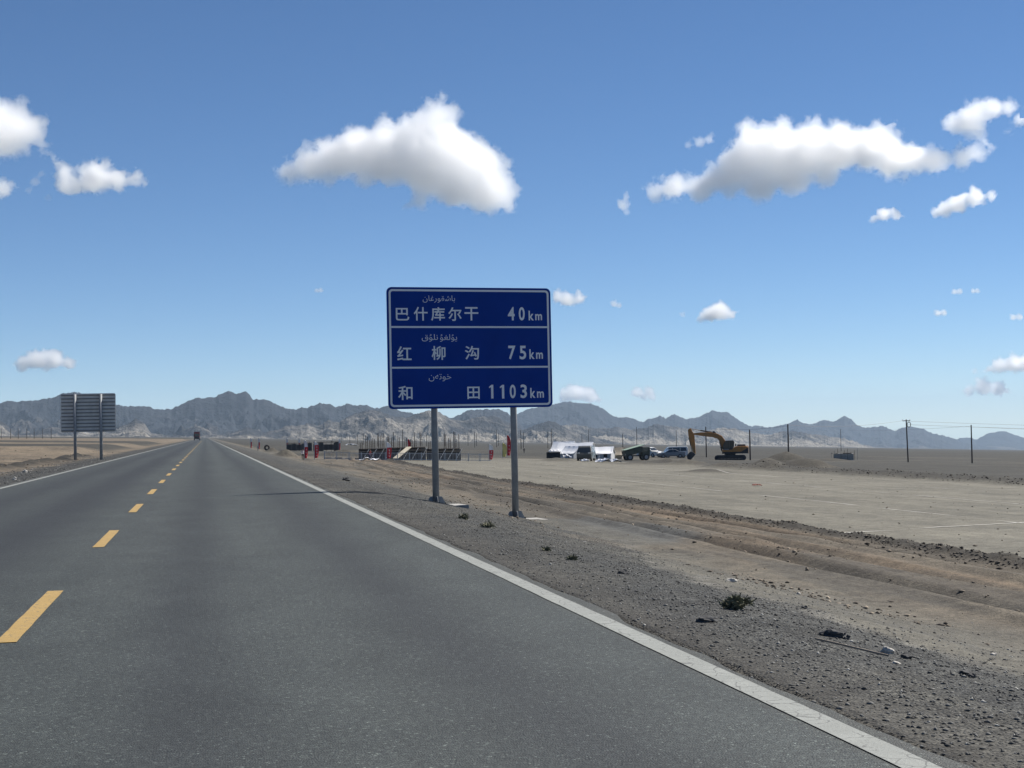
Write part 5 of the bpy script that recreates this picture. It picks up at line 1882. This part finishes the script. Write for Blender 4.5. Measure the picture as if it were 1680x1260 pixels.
def cloud_nodes(m, puffs, vox, band):
    """Puffs (position, radius) melted into one body whose density grows inwards from its surface."""
    g = bpy.data.node_groups.new('cloud_body', 'GeometryNodeTree')
    g.interface.new_socket('Geometry', in_out='INPUT', socket_type='NodeSocketGeometry')
    g.interface.new_socket('Geometry', in_out='OUTPUT', socket_type='NodeSocketGeometry')
    g.nodes.new('NodeGroupInput')
    o = g.nodes.new('NodeGroupOutput')
    ix = g.nodes.new('GeometryNodeInputIndex')

    def switch(kind, vals):
        n = g.nodes.new('GeometryNodeIndexSwitch')
        n.data_type = kind
        while len(n.index_switch_items) < len(vals):
            n.index_switch_items.new()
        g.links.new(ix.outputs[0], n.inputs[0])
        for k, v in enumerate(vals):
            n.inputs[k + 1].default_value = v
        return n.outputs[0]
    pts = g.nodes.new('GeometryNodePoints')
    pts.inputs['Count'].default_value = len(puffs)
    g.links.new(switch('VECTOR', [tuple(p[0]) for p in puffs]), pts.inputs['Position'])
    g.links.new(switch('FLOAT', [p[1] for p in puffs]), pts.inputs['Radius'])
    rad = g.nodes.new('GeometryNodeInputRadius')
    pv = g.nodes.new('GeometryNodePointsToVolume')
    pv.resolution_mode = 'VOXEL_SIZE'
    pv.inputs['Voxel Size'].default_value = vox
    g.links.new(pts.outputs[0], pv.inputs['Points'])
    g.links.new(rad.outputs[0], pv.inputs['Radius'])
    vm = g.nodes.new('GeometryNodeVolumeToMesh')
    vm.resolution_mode = 'GRID'
    vm.inputs['Threshold'].default_value = 0.2
    b = g.nodes.new('GeometryNodeMeshToVolume')
    b.resolution_mode = 'VOXEL_SIZE'
    b.inputs['Voxel Size'].default_value = vox
    b.inputs['Interior Band Width'].default_value = band
    b.inputs['Density'].default_value = 1.0
    s = g.nodes.new('GeometryNodeSetMaterial')
    s.inputs['Material'].default_value = m
    g.links.new(pv.outputs[0], vm.inputs[0])
    g.links.new(vm.outputs[0], b.inputs[0])
    g.links.new(b.outputs[0], s.inputs[0])
    g.links.new(s.outputs[0], o.inputs[0])
    return g


CLOUD_MATS = {}


def cloud(blobs, D, label, grow=1.25, band_px=None, dens_k=1.0, vox_px=None, nscale=None, seed=0):
    s = D / FPX
    rmax = max(b[2] for b in blobs)
    band_px = min(30.0, 0.95 * rmax)
    nscale = round(min(22.0, 1.1 * rmax + 2))
    vox_px = 2.4 if rmax > 20 else 1.3
    dens_k = dens_k * (1.0 if rmax > 25 else 1.8)
    rs = random.Random(seed + len(blobs) * 7)
    c0 = Vector(ray(sum(b[0] for b in blobs) / len(blobs), sum(b[1] for b in blobs) / len(blobs))) * D
    puffs = []
    for (px, py, r) in blobs:
        c = Vector(ray(px, py)) * D - c0
        rr = r * s * grow
        puffs.append((c + Vector((0, rs.uniform(-0.3, 0.3) * rr, 0)), rr * 0.92))
        for k in range(9):
            a = rs.uniform(0, 2 * math.pi)
            yv = rs.uniform(-0.8, 0.8)
            q = math.sqrt(1 - yv * yv)
            puffs.append((c + Vector((q * math.cos(a), yv, q * math.sin(a) * (1 if math.sin(a) > 0 else 0.6))) * rr * 0.82, rr * rs.uniform(0.25, 0.5)))
    key = (round(D), round(dens_k, 2), nscale)
    if key not in CLOUD_MATS:
        CLOUD_MATS[key] = cloud_material('cloud_droplets', 1.0 / (nscale * s), dens_k * 0.42 / (s * 4.0))
    m = CLOUD_MATS[key]
    vd = bpy.data.volumes.new('cloud')
    vd.materials.append(m)
    o = bpy.data.objects.new('cloud', vd)
    COL.objects.link(o)
    o.location = c0
    md = o.modifiers.new('body', 'NODES')
    md.node_group = cloud_nodes(m, puffs, vox_px * s, band_px * s)
    tag(o, label, 'cloud', 'fair weather clouds')


D1, D2 = 10000.0, 24000.0
cloud([(475, 285, 24), (510, 270, 33), (550, 262, 38), (585, 250, 42), (625, 255, 48), (665, 250, 50), (700, 215, 42), (718, 190, 30), (735, 195, 26), (700, 270, 52), (745, 260, 50), (740, 300, 42), (785, 270, 42), (790, 310, 42), (820, 320, 30), (815, 290, 30), (835, 340, 16), (800, 338, 20), (690, 325, 22), (668, 338, 12), (600, 285, 26), (540, 290, 20), (640, 288, 25), (590, 215, 12)],
      D1, 'big white cloud with a tall peak above the blue sign', seed=1)
cloud([(1075, 315, 22), (1110, 305, 28), (1150, 310, 28), (1180, 290, 30), (1215, 270, 40), (1245, 245, 42), (1270, 225, 30), (1290, 250, 48), (1330, 240, 45), (1370, 245, 42), (1410, 245, 40), (1445, 230, 32), (1455, 260, 38), (1500, 260, 32), (1540, 262, 28), (1575, 260, 24), (1605, 250, 21), (1625, 240, 14), (1250, 300, 35), (1300, 290, 35), (1350, 285, 30), (1200, 310, 22), (1480, 290, 15)],
      D1, 'long white cloud above the excavator, widest of all', seed=2)
cloud([(1568, 200, 24), (1600, 192, 30), (1625, 182, 24), (1652, 178, 20), (1600, 218, 22), (1578, 208, 20), (1615, 232, 12)], D1, 'white cloud just above the end of the long cloud', seed=3)
cloud([(1670, 200, 16), (1655, 217, 10), (1695, 192, 25), (1730, 195, 30)], D1, 'white cloud cut off by the right frame edge', seed=4)
cloud([(1535, 350, 12), (1550, 343, 17), (1572, 335, 19), (1600, 325, 19), (1625, 323, 13)], D1, 'slanting white cloud below the end of the long cloud', seed=5)
cloud([(1433, 359, 9), (1450, 352, 14), (1470, 352, 12), (1482, 355, 7)], D1, 'small white cloud beside the slanting one', seed=6)
cloud([(1027, 322, 8), (1022, 336, 12), (1027, 348, 8)], D1, 'wispy cloud scrap at the near tip of the long cloud', dens_k=0.5, seed=7)
cloud([(1130, 238, 8), (1148, 233, 11), (1165, 228, 10)], D1, 'wispy cloud scrap above the long cloud', dens_k=0.4, seed=8)
cloud([(-60, 215, 60), (-20, 212, 48), (25, 210, 38), (55, 212, 26), (68, 235, 16), (18, 238, 26), (-10, 250, 22)], D1, 'large white cloud cut off by the left frame edge', seed=9)
cloud([(74, 252, 10), (86, 260, 11), (98, 270, 13), (105, 285, 18), (108, 304, 20), (130, 305, 20), (160, 286, 25), (155, 302, 20), (190, 294, 22), (222, 292, 17), (238, 300, 10)], D1, 'ragged white cloud below the one at the left frame edge', dens_k=1.0, seed=10)
cloud([(-20, 315, 22), (5, 308, 18), (20, 305, 11)], D1, 'small white cloud low on the left frame edge', dens_k=0.8, seed=11)
cloud([(48, 312, 7), (58, 298, 9), (68, 285, 7), (80, 325, 7)], D1, 'faint wisp between the ragged cloud and the left frame edge', dens_k=0.25, seed=12)
cloud([(38, 597, 15), (62, 591, 18), (88, 588, 18), (112, 595, 14), (75, 598, 13)], D2, 'low flat white cloud above the sign back', dens_k=1.4, seed=13)
cloud([(915, 487, 12), (932, 492, 15), (950, 489, 12), (962, 486, 7)], D2, 'small cloud beside the top corner of the blue sign', dens_k=1.2, seed=14)
cloud([(1008, 499, 7), (1016, 501, 6)], D2, 'tiny cloud puff a little right of the blue sign', dens_k=0.9, seed=15)
cloud([(1150, 523, 9), (1165, 517, 15), (1183, 510, 18), (1200, 515, 12), (1214, 510, 8)], D2, 'small bright cloud above the excavator', dens_k=1.5, seed=16)
cloud([(1120, 516, 6)], D2, 'tiny cloud puff beside the small bright cloud', dens_k=0.4, seed=17)
for k, (x, y, r, lab) in enumerate(((1570, 478, 8, 'tiny white puff, uppermost on the right below the big clouds'), (1600, 477, 7, 'faint tiny puff next to the uppermost right puff'), (1543, 513, 9, 'tiny white puff between the two right puffs and the last pole'), (1667, 520, 9, 'tiny puff by the right frame edge'), (523, 476, 6, 'tiny puff left of the blue sign'))):
    cloud([(x - r * 0.5, y + 1, r * 0.8), (x + r * 0.6, y, r * 0.8)], D2, lab, dens_k=1.0, seed=20 + k)
cloud([(1622, 606, 11), (1640, 601, 16), (1660, 597, 18), (1682, 597, 18), (1710, 598, 20)], D2, 'low cloud cut off by the right frame edge near the mountains', dens_k=1.3, seed=30)
cloud([(1600, 609, 7)], D2, 'tiny puff at the tip of the low right cloud', dens_k=0.4, seed=31)
cloud([(1588, 641, 12), (1612, 637, 16), (1638, 637, 16), (1653, 641, 9)], D2, 'low flat cloud just above the far right mountains', dens_k=1.2, seed=32)
cloud([(928, 651, 14), (948, 645, 17), (968, 648, 16), (984, 655, 10)], D2, 'pale cloud sitting on the mountain behind the blue sign corner', dens_k=1.4, seed=33)
cloud([(1047, 644, 11), (1066, 643, 11), (1055, 651, 9), (1070, 651, 9)], D2, 'faint flat cloud above the mountains behind the tents', dens_k=1.0, seed=34)

# ------------------------------------------------------------------ air
hz = MB()
hz.box(((-6000 + 11500) / 2, (-900 + 19000) / 2, (-352 + 330) / 2), (17500, 19900, 682))
hm = bpy.data.materials.new('thin_air')
t = nodes_of(hm)
t.nodes.clear()
out = N(t, 'ShaderNodeOutputMaterial')
pv = N(t, 'ShaderNodeVolumePrincipled', Density=3.6e-5, Anisotropy=0.0)
pv.inputs['Color'].default_value = (0.62, 0.80, 1.0, 1)
t.links.new(pv.outputs[0], out.inputs['Volume'])
hobj = hz.build('haze', hm)
tag(hobj, 'thin blue haze over the whole plain', kind='stuff')
